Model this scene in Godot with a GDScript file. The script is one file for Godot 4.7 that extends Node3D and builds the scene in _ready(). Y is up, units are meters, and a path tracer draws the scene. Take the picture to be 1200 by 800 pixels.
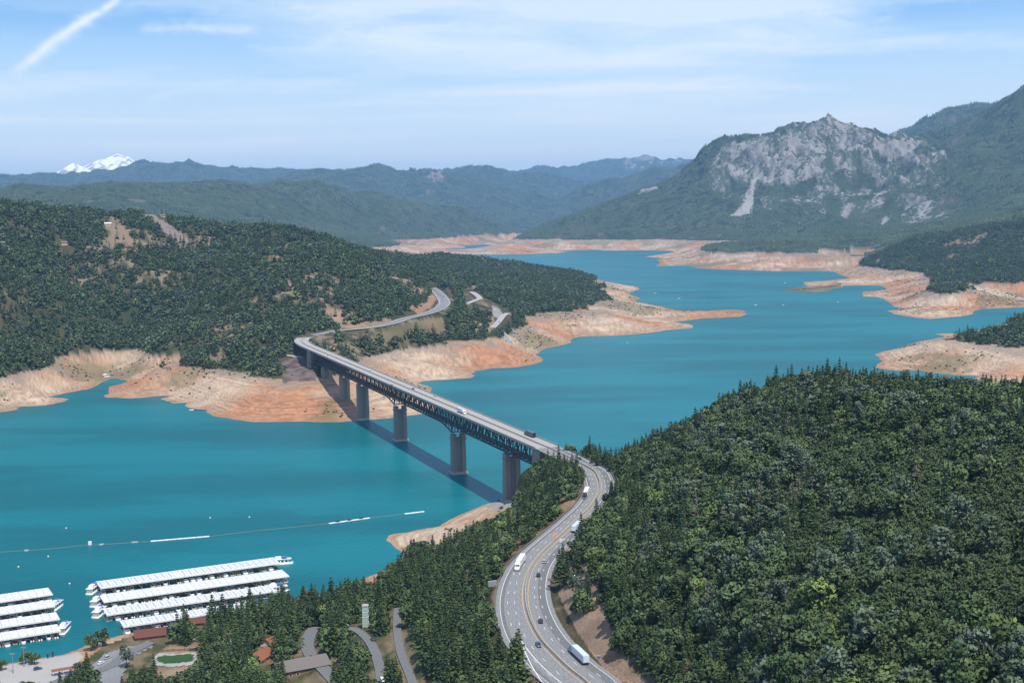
extends Node3D
# A reservoir at low water, a long truss bridge and the forested mountains round it, seen from the air.

const K := 0.88                 # scale of the first survey (lengths below that are multiplied by K)
const EYE := 238.0              # camera above the water
const FOCAL := 1590.0           # in pixels of a 1200 x 800 frame
const SKY_LOW := Color(0.93, 0.975, 0.99)
const SKY_MID := Color(0.37, 0.65, 0.93)
const SKY_HIGH := Color(0.16, 0.38, 0.76)
const ROAD_Y := 59.0
var cam: Camera3D
var eye_back: Basis
var rng := RandomNumberGenerator.new()
var mats := {}
var taken := {}

func _ready() -> void:
	var t0 := Time.get_ticks_msec()
	rng.seed = 11
	make_camera()
	make_sky_and_sun()
	make_materials()
	survey()
	make_roads_plan()
	make_terrain()
	make_water()
	make_snow_mountain()
	make_highway()
	make_bridge()
	make_marina()
	make_resort()
	make_hillside_things()
	make_traffic()
	make_boats()
	make_trees()
	print("trees ", Time.get_ticks_msec() - t0)

# ---------------------------------------------------------------- camera, sky, sun
func make_camera() -> void:
	cam = Camera3D.new()
	cam.name = "camera"
	add_child(cam)
	cam.position = Vector3(0, EYE, 0)
	cam.rotation = Vector3(-atan(154.0 / FOCAL), 0, -0.017)
	cam.fov = rad_to_deg(2.0 * atan(400.0 / FOCAL))
	cam.near = 1.0
	cam.far = 120000.0
	cam.current = true
	eye_back = cam.basis.inverse()

func ray(px: float, py: float) -> Vector3:
	return (cam.basis * Vector3((px - 600.0) / FOCAL, (400.0 - py) / FOCAL, -1.0)).normalized()

# where the sight line through a pixel meets the level plane y = e
func on_level(px: float, py: float, e: float) -> Vector3:
	var d := ray(px, py)
	var t := (e - EYE) / d.y
	return Vector3(d.x * t, e, d.z * t)

# the point on a sight line at a given distance along the ground
func at_range(px: float, py: float, far: float) -> Vector3:
	var d := ray(px, py)
	var t := far / Vector2(d.x, d.z).length()
	return cam.position + d * t

func to_pixel(p: Vector3) -> Vector2:
	var q := eye_back * (p - Vector3(0, EYE, 0))
	if q.z > -1.0:
		return Vector2(-9999, -9999)
	return Vector2(600.0 + FOCAL * q.x / -q.z, 400.0 - FOCAL * q.y / -q.z)

func make_sky_and_sun() -> void:
	var sun := DirectionalLight3D.new()
	sun.name = "sun"
	add_child(sun)
	var el := deg_to_rad(62.0)
	var to_sun := Vector3(0.47 * cos(el), sin(el), 0.88 * cos(el)).normalized()
	sun.look_at_from_position(to_sun * 100.0, Vector3.ZERO)
	sun.light_energy = 1.6
	sun.light_color = Color(1.0, 0.965, 0.91)
	sun.light_angular_distance = 0.53
	sun.shadow_enabled = true
	var env := Environment.new()
	env.background_mode = Environment.BG_SKY
	var sky := Sky.new()
	var pm := PanoramaSkyMaterial.new()
	pm.panorama = ImageTexture.create_from_image(sky_image())
	sky.sky_material = pm
	env.sky = sky
	env.background_energy_multiplier = 1.0
	env.tonemap_mode = Environment.TONE_MAPPER_LINEAR
	env.tonemap_exposure = 1.18
	env.sdfgi_enabled = true
	env.ssao_enabled = true
	env.ssil_enabled = true
	env.fog_enabled = true
	env.fog_light_color = Color(0.60, 0.805, 1.0)
	env.fog_density = 0.000037
	env.fog_sky_affect = 0.0
	var we := WorldEnvironment.new()
	we.name = "environment"
	we.environment = env
	add_child(we)

# pale blue air with thin streaks of cirrus and a few spreading vapour trails, all round the horizon
func sky_image() -> Image:
	var w := 4096
	var h := 2048
	var img := Image.create(w, h, false, Image.FORMAT_RGB8)
	img.fill(Color8(112, 136, 152))
	var high := Image.create_from_data(1024, 256, false, Image.FORMAT_RGB8, sky_rows(w, 0, 1024, 4))
	high.resize(w, 1024, Image.INTERPOLATE_CUBIC)
	img.blit_rect(high, Rect2i(0, 0, w, 1024), Vector2i.ZERO)
	var first := 1024 - 168
	var fine := Image.create_from_data(w, 168, false, Image.FORMAT_RGB8, sky_rows(w, first, 1024, 1))
	img.blit_rect(fine, Rect2i(0, 0, w, 168), Vector2i(0, first))
	# vapour trails: [pixel, pixel, half width, strength]
	trail(img, [Vector2(150, -12), Vector2(120, 12), Vector2(75, 38), Vector2(45, 62), Vector2(28, 76), Vector2(14, 84)], 4.6, 1.1)
	trail(img, [Vector2(120, 12), Vector2(70, 44), Vector2(35, 72), Vector2(5, 92)], 8.0, 0.75)
	trail(img, [Vector2(155, 34), Vector2(225, 33), Vector2(312, 35)], 6.0, 0.6)
	trail(img, [Vector2(160, 124), Vector2(205, 107), Vector2(260, 97), Vector2(290, 90)], 4.5, 0.33)
	trail(img, [Vector2(310, 111), Vector2(370, 98), Vector2(410, 91)], 2.2, 0.33)
	trail(img, [Vector2(600, 82), Vector2(670, 64), Vector2(690, 60)], 1.7, 0.36)
	trail(img, [Vector2(805, 109), Vector2(850, 101)], 1.7, 0.33)
	trail(img, [Vector2(350, 64), Vector2(385, 48), Vector2(405, 26), Vector2(450, 30), Vector2(520, 34)], 9.0, 0.3)
	trail(img, [Vector2(1010, 55), Vector2(1080, 47), Vector2(1200, 40)], 8.0, 0.3)
	return img

# rows run down from the zenith; row 1024 is the horizon
func sky_rows(w: int, first: int, last: int, step: int) -> PackedByteArray:
	var wisps := FastNoiseLite.new()
	wisps.seed = 5
	wisps.noise_type = FastNoiseLite.TYPE_SIMPLEX_SMOOTH
	wisps.frequency = 0.30
	wisps.fractal_octaves = 5
	wisps.fractal_gain = 0.55
	wisps.domain_warp_enabled = true
	wisps.domain_warp_amplitude = 1.5
	wisps.domain_warp_frequency = 0.22
	var banks := FastNoiseLite.new()
	banks.seed = 19
	banks.noise_type = FastNoiseLite.TYPE_SIMPLEX_SMOOTH
	banks.frequency = 0.11
	banks.fractal_octaves = 3
	var out := PackedByteArray()
	out.resize((last - first) / step * (w / step) * 3)
	var o := 0
	for y in range(first, last, step):
		var el := (1023.5 - y - (step - 1) * 0.5) / 1024.0 * 90.0
		var air := SKY_LOW.lerp(SKY_MID, smoothstep(1.5, 13.0, el)).lerp(SKY_HIGH, pow(clampf((el - 7.0) / 83.0, 0.0, 1.0), 0.55))
		# the cirrus is a flat sheet: where the sight line meets it, in sheet heights
		var reach := 1.0 / tan(deg_to_rad(el + 1.6))
		var veil := smoothstep(0.3, 3.0, el)
		var lull := 1.0 - 0.25 * smoothstep(20.0, 70.0, el)
		for x in range(0, w, step):
			var az := TAU * x / w
			var sx := reach * sin(az) * 0.55
			var sz := reach * cos(az) * 0.62
			var c := 0.32 + 0.85 * banks.get_noise_2d(sx + 9.5, sz + 2.0) + 1.35 * wisps.get_noise_2d(sx * 1.1 + 0.5 * sz, sz * 1.5 - 0.35 * sx)
			c = clampf(c, 0.0, 0.72) * veil * lull
			out[o] = int(255.0 * (air.r + (0.985 - air.r) * c))
			out[o + 1] = int(255.0 * (air.g + (0.99 - air.g) * c))
			out[o + 2] = int(255.0 * (air.b + (1.0 - air.b) * c))
			o += 3
	return out

func trail(img: Image, pts: Array, half: float, strength: float) -> void:
	var w := img.get_width()
	var per := w / TAU
	var soft := FastNoiseLite.new()
	soft.seed = int(pts[0].x) + 3
	soft.frequency = 0.16
	soft.fractal_octaves = 4
	var line: Array = []
	for p: Vector2 in pts:
		var d := ray(p.x, p.y)
		line.append(Vector2(atan2(d.x, -d.z) * per, img.get_height() * 0.5 - asin(d.y) * per))
	var hw := half / FOCAL * per
	var lo := Vector2(99999, 99999)
	var hi := -lo
	for p: Vector2 in line:
		lo = lo.min(p)
		hi = hi.max(p)
	var total := 0.0
	for i in line.size() - 1:
		total += line[i].distance_to(line[i + 1])
	for y in range(maxi(0, int(lo.y - hw * 2.2)), mini(img.get_height() / 2, int(hi.y + hw * 2.2) + 1)):
		for x in range(int(lo.x - hw * 2.5), int(hi.x + hw * 2.5) + 1):
			var q := Vector2(x + 0.5, y + 0.5)
			var best := 1e9
			var along := 0.0
			var gone := 0.0
			for i in line.size() - 1:
				var c := Geometry2D.get_closest_point_to_segment(q, line[i], line[i + 1])
				var dd := c.distance_to(q)
				if dd < best:
					best = dd
					along = (gone + line[i].distance_to(c)) / total
				gone += line[i].distance_to(line[i + 1])
			var n := soft.get_noise_2d(x * 0.8, y * 1.6)
			var k := exp(-pow(best / (hw * (0.8 + 0.35 * n)), 2.0)) * strength * (0.8 + 0.45 * n)
			k *= smoothstep(0.0, 0.14, along) * smoothstep(1.0, 0.8, along)
			if k > 0.004:
				img.set_pixel(posmod(x, w), y, img.get_pixel(posmod(x, w), y).lerp(Color(0.96, 0.975, 0.99), clampf(k, 0.0, 0.9)))

# ---------------------------------------------------------------- materials
func noise_tex(seed_: int, freq: float, lo: float, hi: float, octaves := 4, size := 512) -> ImageTexture:
	var n := FastNoiseLite.new()
	n.seed = seed_
	n.frequency = freq
	n.fractal_octaves = octaves
	n.fractal_gain = 0.6
	var im := n.get_seamless_image(size, size, false, false, 0.12, true)
	im.convert(Image.FORMAT_RGB8)
	var d := im.get_data()
	for i in d.size():
		d[i] = int(lerpf(lo, hi, d[i] / 255.0) * 255.0)
	return ImageTexture.create_from_image(Image.create_from_data(size, size, false, Image.FORMAT_RGB8, d))

func mat(called: String, c: Color, rough := 0.8, metal := 0.0, spec := 0.4) -> StandardMaterial3D:
	var m := StandardMaterial3D.new()
	m.resource_name = called
	m.albedo_color = c.linear_to_srgb()
	m.roughness = rough
	m.metallic = metal
	m.metallic_specular = spec
	mats[called] = m
	return m

func grainy(m: StandardMaterial3D, tex: Texture2D, metres: float) -> StandardMaterial3D:
	m.albedo_texture = tex
	m.uv1_triplanar = true
	m.uv1_world_triplanar = true
	m.uv1_scale = Vector3.ONE / metres
	return m

func make_materials() -> void:
	var fine := noise_tex(3, 0.03, 0.62, 1.0, 5)
	var coarse := noise_tex(4, 0.012, 0.7, 1.0, 5)
	var m := mat("ground", Color(1, 1, 1), 0.95, 0.0, 0.15)
	m.vertex_color_use_as_albedo = true
	grainy(m, fine, 23.0)
	m = mat("foliage", Color(1, 1, 1), 0.75, 0.0, 0.25)
	m.vertex_color_use_as_albedo = true
	m = mat("bark", Color(0.09, 0.068, 0.052), 0.95, 0.0, 0.1)
	grainy(mat("asphalt", Color(0.27, 0.275, 0.28), 0.9, 0.0, 0.25), coarse, 9.0)
	grainy(mat("dark_asphalt", Color(0.19, 0.195, 0.20), 0.9, 0.0, 0.25), coarse, 7.0)
	grainy(mat("deck_concrete", Color(0.40, 0.385, 0.35), 0.9, 0.0, 0.25), coarse, 8.0)
	grainy(mat("pier_concrete", Color(0.33, 0.32, 0.30), 0.9, 0.0, 0.25), fine, 11.0)
	grainy(mat("pale_concrete", Color(0.52, 0.50, 0.47), 0.9, 0.0, 0.25), fine, 6.0)
	grainy(mat("gravel", Color(0.46, 0.44, 0.41), 0.95, 0.0, 0.15), fine, 4.0)
	mat("steel_dark", Color(0.045, 0.052, 0.06), 0.55, 0.2, 0.4)
	mat("steel_grey", Color(0.30, 0.31, 0.32), 0.5, 0.5, 0.5)
	mat("white_paint", Color(0.78, 0.78, 0.76), 0.5, 0.0, 0.4)
	mat("line_white", Color(0.62, 0.62, 0.60), 0.8, 0.0, 0.3)
	mat("line_yellow", Color(0.62, 0.40, 0.12), 0.8, 0.0, 0.3)
	grainy(mat("roof_white", Color(0.77, 0.77, 0.75), 0.55, 0.0, 0.4), coarse, 12.0)
	mat("roof_skylight", Color(0.33, 0.37, 0.41), 0.35, 0.0, 0.5)
	grainy(mat("roof_red", Color(0.20, 0.085, 0.065), 0.9, 0.0, 0.2), fine, 3.0)
	grainy(mat("roof_orange", Color(0.36, 0.15, 0.085), 0.9, 0.0, 0.2), fine, 3.0)
	grainy(mat("roof_grey", Color(0.24, 0.22, 0.21), 0.9, 0.0, 0.2), fine, 3.0)
	mat("wall_white", Color(0.66, 0.65, 0.61), 0.8)
	mat("wall_brown", Color(0.20, 0.13, 0.09), 0.85)
	mat("wall_tan", Color(0.42, 0.33, 0.24), 0.85)
	mat("glass_dark", Color(0.02, 0.025, 0.03), 0.1, 0.0, 0.6)
	mat("tyre", Color(0.02, 0.02, 0.02), 0.9)
	mat("foam", Color(0.34, 0.50, 0.54), 0.7)
	mat("rim", Color(0.45, 0.45, 0.46), 0.4, 0.6)
	mat("lamp_glass", Color(0.7, 0.7, 0.68), 0.2)
	mat("tail_red", Color(0.35, 0.02, 0.02), 0.3)
	mat("dock_wood", Color(0.30, 0.27, 0.23), 0.9)
	mat("blue_canvas", Color(0.05, 0.12, 0.42), 0.8)
	mat("navy_canvas", Color(0.03, 0.05, 0.11), 0.8)
	mat("maroon_canvas", Color(0.13, 0.035, 0.03), 0.8)
	mat("red_canvas", Color(0.40, 0.05, 0.05), 0.8)
	mat("tan_canvas", Color(0.45, 0.38, 0.28), 0.8)
	mat("hull_white", Color(0.76, 0.77, 0.77), 0.3, 0.0, 0.5)
	mat("sign_green", Color(0.01, 0.22, 0.15), 0.5)
	mat("sign_orange", Color(0.75, 0.26, 0.02), 0.6)
	mat("sign_grey", Color(0.30, 0.34, 0.37), 0.5, 0.4)
	mat("tank_green", Color(0.33, 0.45, 0.40), 0.6)
	grainy(mat("lawn", Color(0.05, 0.13, 0.035), 0.9, 0.0, 0.2), fine, 5.0)
	grainy(mat("rock", Color(0.33, 0.30, 0.28), 0.95, 0.0, 0.2), fine, 4.0)
	grainy(mat("rip_rap", Color(0.15, 0.115, 0.10), 0.95, 0.0, 0.2), fine, 4.0)
	mat("wood_grey", Color(0.22, 0.19, 0.16), 0.95)

# ---------------------------------------------------------------- naming
func numbered(called: String) -> String:
	var n: int = taken.get(called, 0)
	taken[called] = n + 1
	return called if n == 0 else "%s_%03d" % [called, n]

func thing(called: String, label: String, category: String, at := Vector3.ZERO, turn := 0.0, group := "") -> Node3D:
	var o := Node3D.new()
	o.name = numbered(called)
	add_child(o, true)
	o.position = at
	o.rotation.y = turn
	tag(o, label, category, group)
	return o

func tag(o: Node, label: String, category: String, group := "", kind := "") -> void:
	if label: o.set_meta("label", label)
	if category: o.set_meta("category", category)
	if group: o.set_meta("group", group)
	if kind: o.set_meta("kind", kind)

func part(called: String, mesh: Mesh, material: String, parent: Node, xf := Transform3D.IDENTITY) -> MeshInstance3D:
	var o := MeshInstance3D.new()
	o.name = called
	o.mesh = mesh
	if material: o.material_override = mats[material]
	o.transform = xf
	parent.add_child(o, true)
	return o

func copy_of(root: Node3D, at: Vector3, turn: float, label := "") -> Node3D:
	var c: Node3D = root.duplicate()
	var base := String(root.name).rstrip("0123456789").trim_suffix("_")
	c.name = numbered(base)
	add_child(c, true)
	c.position = at
	c.rotation = Vector3(0, turn, 0)
	if label: c.set_meta("label", label)
	return c

# ---------------------------------------------------------------- survey: what the photograph tells of the land
# every entry becomes (bearing, ln range, height / range)
var s_u := PackedFloat64Array()
var s_v := PackedFloat64Array()
var s_g := PackedFloat64Array()
const SOFT := 0.0012

func note(p: Vector3, h: float) -> void:
	var r := Vector2(p.x, p.z).length()
	s_u.append(atan2(p.x, -p.z))
	s_v.append(log(r))
	s_g.append(h / r)

func shore(a: Array) -> void:
	for i in range(0, a.size(), 2):
		note(on_level(a[i], a[i + 1], 0.0), 0.0)

func level(a: Array, e: float) -> void:          # pixels known to lie at one height
	for i in range(0, a.size(), 2):
		note(on_level(a[i], a[i + 1], e), e)

func spots(a: Array) -> void:                    # pixel, pixel, height
	for i in range(0, a.size(), 3):
		note(on_level(a[i], a[i + 1], a[i + 2] * K), a[i + 2] * K)

func crest(a: Array, trees := 0.0) -> void:       # pixel, pixel, range: the skyline of a ridge, less its trees
	for i in range(0, a.size(), 3):
		var p := at_range(a[i], a[i + 1], a[i + 2] * K)
		note(p, p.y - trees)

func hidden(a: Array) -> void:                   # pixel column, range, height
	for i in range(0, a.size(), 3):
		var p := at_range(a[i], 400, a[i + 1] * K)
		note(p, a[i + 2] * K)

func water(a: Array) -> void:
	for i in range(0, a.size(), 2):
		note(on_level(a[i], a[i + 1], 0.0), -22.0)

func survey() -> void:
	# the hill across the water and its headland
	shore([-90, 496, -40, 489, 0, 484, 25, 481, 23, 477, 40, 466, 55, 464, 82, 459, 110, 452, 117, 446, 112, 442, 124, 437, 137, 441, 151, 447, 135, 459.5, 127.5, 463, 150, 466, 178, 464, 198, 462.5, 185, 470, 202, 472.5, 225, 472, 240, 480, 250, 487.5, 275, 491, 300, 494.5, 350, 494, 385, 494.5, 425, 493, 455, 490, 490, 486, 514, 481, 516, 474, 500, 461, 486, 450, 500, 445, 525, 444.5, 559, 442, 550, 439, 532, 434.5, 562, 434, 577, 431.5, 600, 431, 618, 428, 635, 424, 626, 416, 634, 410, 660, 404, 659, 397, 672, 396, 682, 393, 710, 393, 742, 392, 752, 390, 780, 389, 785, 386, 816, 383, 812, 380, 785, 376, 780, 373, 820, 373.5, 850, 372.5, 879, 367, 877, 364, 850, 362, 820, 364, 792, 364, 785, 361, 755, 356, 739, 352, 750, 349, 740, 342, 725, 335])
	level([0, 440, 22, 434, 45, 431, 47, 418, 75, 415, 105, 412, 142, 406, 150, 398, 160, 407, 185, 415, 182, 429, 225, 427, 240, 415, 265, 435, 300, 436, 327, 435, 425, 417, 430, 404, 462, 410, 507, 397, 522, 401, 582, 395, 625, 368, 684, 366, 714, 364, 700, 352, 720, 350, 724, 336, 605, 374], 31.0)
	spots([800, 379, 8, 780, 380, 9, 840, 367, 8, 862, 366.5, 6, 818, 368, 10, 800, 368, 11, 770, 381, 7, 740, 373, 16, 700, 380, 18, 660, 388, 9, 640, 385, 24, 620, 405, 9, 600, 415, 16, 560, 420, 11, 540, 438, 3, 500, 425, 22, 470, 440, 18, 450, 455, 14, 430, 470, 12, 350, 470, 16, 300, 470, 16, 250, 455, 22, 225, 460, 9, 170, 440, 20, 160, 455, 9, 80, 440, 18, 30, 455, 20, 100, 430, 20, 20, 470, 4, 340, 427, 40, 365, 430, 44, 400, 400, 60, 345, 402, 62, 315, 405, 60])
	spots([397, 387, 66, 430, 384, 69, 457, 379, 72, 475, 373, 74, 500, 367, 76, 515, 361, 78, 521, 355, 81, 517, 347, 84, 511, 341, 88, 551, 341, 72, 560, 350, 66, 545, 357, 66, 590, 367, 55, 582, 382, 48, 450, 395, 52, 540, 385, 48, 560, 372, 55])
	crest([0, 400, 2300, 0, 340, 2600, 0, 290, 2770, 60, 290, 2955, 100, 380, 2600, 100, 330, 2870, 100, 290, 3000, 200, 390, 2432, 200, 330, 2850, 200, 290, 3090, 300, 400, 2216, 300, 340, 2670, 300, 300, 3010, 270, 390, 2284, 380, 345, 2648, 370, 300, 2955, 420, 350, 2670, 455, 350, 2840, 430, 315, 3068, 470, 335, 3180, 560, 325, 3864, 600, 345, 3352, 650, 335, 3864, 690, 340, 3750])
	crest([-120, 248, 3000, -50, 247, 3000, 0, 247, 3000, 60, 247, 3100, 120, 252, 3200, 180, 250, 3400, 230, 260, 3400, 300, 267, 3400, 340, 271, 3300, 380, 273, 3250, 420, 287, 3500, 470, 294, 4100, 520, 298, 4600, 560, 303, 4800, 600, 315, 4900, 650, 317, 4800, 700, 319, 4600, 716, 327, 4500], 11.0)
	hidden([0, 4000, 150, 150, 4200, 160, 300, 4200, 110, 400, 4500, 80, 480, 5200, 60, 560, 5500, 0, 620, 5500, 0, 690, 5200, 0, 520, 5700, 0, 470, 6300, 0, 440, 6500, 20, 560, 6200, -20, 640, 6000, -20])
	# the bridgehead and the resort on the near side
	shore([-60, 790, 0, 778, 19, 776, 48, 770, 78, 764, 94, 759, 112, 748, 150, 741, 200, 738, 250, 731, 300, 723, 340, 714, 370, 702, 400, 690, 430, 677, 440, 672, 452, 667, 466, 659, 474, 650, 474, 644, 455, 638, 444, 630, 455, 626, 471, 624, 510, 618, 534, 603, 561, 594, 588, 585, 618, 572])
	hidden([640, 1310, 0, 670, 1290, 0, 700, 1270, 0, 760, 1260, 0, 830, 1270, 0, 900, 1280, 0, 1000, 1300, 0, 1100, 1300, 0, 1200, 1300, 0, 1300, 1300, 0, 1400, 1300, 0, 680, 1450, -22, 800, 1450, -22, 950, 1480, -22, 1100, 1500, -22, 1250, 1500, -22, 1400, 1500, -22, 625, 1130, 24, 640, 1150, 34])
	spots([20, 792, 3, 60, 785, 3, 100, 790, 6, 130, 778, 6, 120, 800, 8, 205, 775, 18, 180, 760, 8, 240, 765, 18, 250, 790, 25, 300, 765, 30, 330, 745, 22, 360, 760, 36, 340, 790, 36, 400, 770, 38, 430, 742, 38, 380, 725, 20, 430, 700, 16, 480, 792, 46, 467, 757, 43, 466, 727, 40, 450, 690, 10, 500, 660, 16, 490, 632, 10, 470, 636, 3, 540, 615, 14, 580, 597, 9, 600, 600, 30, 600, 583, 9, 630, 590, 48, 570, 770, 64, 550, 740, 56, 520, 700, 38, 540, 680, 45, 570, 660, 58, 560, 640, 42, 600, 630, 56, 640, 600, 60, 530, 640, 24, 520, 760, 52, 480, 690, 24, 640, 575, 57])
	# the wooded hill beyond the highway
	spots([720, 605, 68, 705, 625, 68, 665, 646, 69, 650, 676, 69, 648, 704, 69, 660, 729, 69, 685, 751, 69, 714, 784, 69, 740, 800, 69, 690, 690, 77, 700, 720, 75, 735, 760, 79, 780, 800, 82, 750, 700, 87, 740, 650, 92, 715, 640, 80, 760, 590, 96, 800, 640, 102, 800, 720, 92, 900, 800, 105, 900, 700, 112, 900, 600, 126, 900, 500, 140, 800, 550, 107, 1000, 700, 128, 1000, 600, 136, 1000, 500, 150, 1050, 800, 118, 1100, 600, 141, 1200, 600, 146, 1200, 500, 156, 1200, 700, 138, 1200, 800, 128, 1300, 800, 135, 1300, 600, 150, 1000, 900, 100, 1300, 900, 120, 800, 900, 80, 700, 900, 67])
	crest([722, 528, 1020, 745, 515, 990, 800, 500, 960, 840, 468, 935, 860, 460, 930, 905, 446, 925, 940, 438, 915, 975, 434, 910, 1000, 440, 910, 1050, 444, 905, 1100, 450, 900, 1200, 453, 890, 1300, 455, 890, 1400, 470, 890], 11.0)
	hidden([740, 1130, 38, 800, 1110, 60, 900, 1080, 90, 1000, 1080, 95, 1100, 1080, 95, 1250, 1080, 90])
	# land off the frame's lower left, under the camera
	hidden([-100, 520, 12, 100, 420, 20, 300, 400, 40, 500, 380, 55, 650, 340, 62, 850, 330, 80, 1050, 300, 95, 1300, 300, 100])
	# the bare point on the right
	shore([1027, 416, 1040, 421, 1022, 431, 1055, 434, 1080, 434, 1112, 439, 1152, 440, 1147, 445.5, 1175, 453, 1200, 455, 1250, 460, 1050, 410, 1080, 399, 1095, 391])
	hidden([1120, 2850, 0, 1150, 3000, 0, 1190, 3150, 0, 1250, 3250, 0, 1330, 3300, 0, 1380, 2300, 0])
	level([1102, 394, 1120, 394, 1145, 397, 1160, 403, 1200, 405, 1260, 406], 31.0)
	spots([1065, 418, 12, 1100, 412, 22, 1130, 425, 14, 1170, 430, 14, 1190, 442, 8, 1200, 420, 24, 1060, 428, 5])
	crest([1135, 384, 2600, 1175, 368, 2750, 1200, 362, 2750, 1280, 358, 2750], 12.0)
	# the spits and the tree-topped point behind it
	shore([930, 331, 955, 329, 985, 322, 1005, 316, 1018, 309, 940, 333, 975, 334, 1040, 334.5, 1062, 334, 1030, 340, 1010, 345, 1012, 347, 1035, 348, 1045, 355, 1062, 360, 1053, 368, 1065, 371, 1090, 374, 1115, 373, 1144, 369, 1135, 362, 1160, 361.5, 1180, 361, 1188, 353, 1200, 347, 1240, 345])
	spots([1000, 325, 14, 1040, 322, 24, 1060, 328, 20, 1070, 345, 22, 1080, 360, 14, 1110, 357, 18, 1040, 343, 8, 1150, 350, 16, 960, 331.5, 3, 1180, 335, 28])
	level([1022, 310, 1040, 314, 1075, 315, 1098, 315, 1086, 330, 1085, 337, 1110, 340, 1148, 337, 1152, 326, 1200, 328, 1260, 328], 36.0)
	crest([1030, 291, 5600, 1060, 274, 5800, 1100, 268, 5900, 1150, 255, 6000, 1200, 240, 6000, 1300, 225, 6000, 1400, 220, 6000], 11.0)
	crest([1100, 308, 4700, 1135, 308, 4600], 11.0)
	hidden([1030, 6600, 20, 1100, 6900, 130, 1200, 7200, 220, 1300, 7200, 260])
	# islets
	spots([775, 310, 3, 769, 310.2, 2, 781, 309.8, 2, 950, 339, 5, 935, 339.7, 4, 968, 338.4, 4])
	shore([762, 310.4, 788, 309.6, 775, 312.2, 775, 308.4, 919, 340, 987, 337.5, 950, 342.5, 950, 335.5])
	# the far shore
	shore([600, 292, 640, 293, 700, 292.5, 745, 293, 775, 293.5, 790, 294, 800, 297, 797, 303, 815, 304, 835, 305.5, 838, 307, 808, 311, 811, 313, 830, 313.3, 870, 312.5, 900, 312, 935, 312, 985, 311.5, 1000, 308, 1018, 306, 540, 296, 580, 294.5, 556, 291, 580, 287, 600, 284.5, 612, 281.5, 533, 292, 500, 292.5, 467, 291, 531, 288, 560, 284, 600, 279.5, 622, 277])
	level([600, 284.5, 640, 281.5, 700, 280.5, 740, 281, 775, 279.5, 815, 281.5, 828, 287, 838, 292, 870, 292, 900, 293, 950, 294, 990, 296, 1021, 296, 467, 287.5, 511, 280, 560, 275, 600, 271.5], 56.0)
	spots([850, 303, 30, 900, 303, 40, 960, 304, 40, 820, 298, 25, 850, 310, 12, 900, 309, 16, 700, 287, 30, 640, 288, 20, 580, 291, 14, 500, 290.5, 16, 540, 283, 25])
	crest([612, 281, 9600, 645, 259, 10000, 695, 250, 10000, 750, 230, 10000, 780, 219, 10100, 807, 200, 10200, 822, 176, 10200, 850, 166, 10200, 875, 165, 10200, 900, 162, 10300, 925, 160, 10300, 945, 155, 10300, 960, 147, 10300, 975, 140, 10300, 988, 146, 10300, 1000, 147, 10300, 1020, 152, 10300, 1040, 166, 10200, 1060, 163, 9900, 1080, 169, 9800, 1092, 190, 9900, 1110, 184, 10200, 1125, 168, 10400, 1145, 145, 10500, 1175, 114, 10500, 1200, 100, 10500, 1260, 85, 10500, 1350, 80, 10500], 4.0)
	crest([860, 240, 9200, 900, 235, 9100, 940, 200, 9500, 1000, 215, 9300, 1050, 225, 8900, 1100, 235, 8700, 1150, 215, 8800, 1200, 200, 8600, 820, 255, 9200, 760, 262, 9300, 700, 271, 9300, 1080, 262, 8500, 980, 262, 8700, 900, 270, 8600, 990, 175, 9900, 870, 200, 9750, 930, 170, 9950], 4.0)
	crest([1030, 162, 14000, 1045, 156, 14000, 1075, 147, 14000, 1110, 126, 14000, 1150, 116, 14000, 1200, 118, 14000, 1300, 110, 14000])
	hidden([640, 9700, 85, 700, 9600, 105, 760, 9500, 120, 830, 6900, 90, 870, 6850, 95, 910, 6850, 95, 950, 6950, 95, 1000, 7000, 100])
	hidden([700, 11500, 260, 850, 11600, 450, 940, 11300, 560, 1000, 11300, 560, 1060, 11600, 560, 1150, 12500, 800, 1300, 12500, 800])
	# the dark ridge behind the headland
	crest([-150, 232, 8000, -60, 231, 8000, 0, 229, 8000, 60, 226, 8100, 100, 221, 8300, 125, 216, 8400, 150, 214, 8500, 170, 219, 8700, 200, 220, 9000, 235, 220, 9200, 270, 217, 9400, 300, 221, 9700, 350, 219, 10200, 375, 215.5, 10500, 400, 221, 10800, 420, 225, 11000, 450, 230, 11300, 475, 235, 11500, 512, 239, 11900, 550, 246, 12300, 600, 255, 12700, 640, 266, 13000], 6.0)
	hidden([-100, 5600, 90, 60, 5400, 80, 180, 5700, 60, 300, 6200, 50, 380, 7000, 40, 430, 8000, 45, 0, 6600, 180, 150, 6900, 170, 300, 7700, 160, 400, 9300, 150, 500, 10800, 120, 560, 12000, 130, 20, 10500, 160, 200, 11500, 160, 400, 13500, 160, 560, 14500, 130, 640, 15000, 90, 470, 7600, 0, 520, 8400, -22, 600, 8200, -22, 560, 7400, -22])
	# the blue ranges
	crest([-120, 205, 20000, -50, 207, 20000, 0, 206, 20000, 15, 207, 20000, 30, 204.5, 20000, 50, 211, 20000, 65, 217, 20500, 82, 218, 20500, 112, 210, 20500, 130, 197, 21000, 155, 190.5, 21000, 175, 190, 21000, 190, 192, 21000, 212, 190.5, 21000, 225, 194, 21000, 250, 195, 21500, 275, 197.5, 21500, 300, 198, 22000, 325, 198, 23000, 342, 201, 23000, 352, 201, 22000, 359, 197, 22000, 366, 201, 21000])
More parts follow.
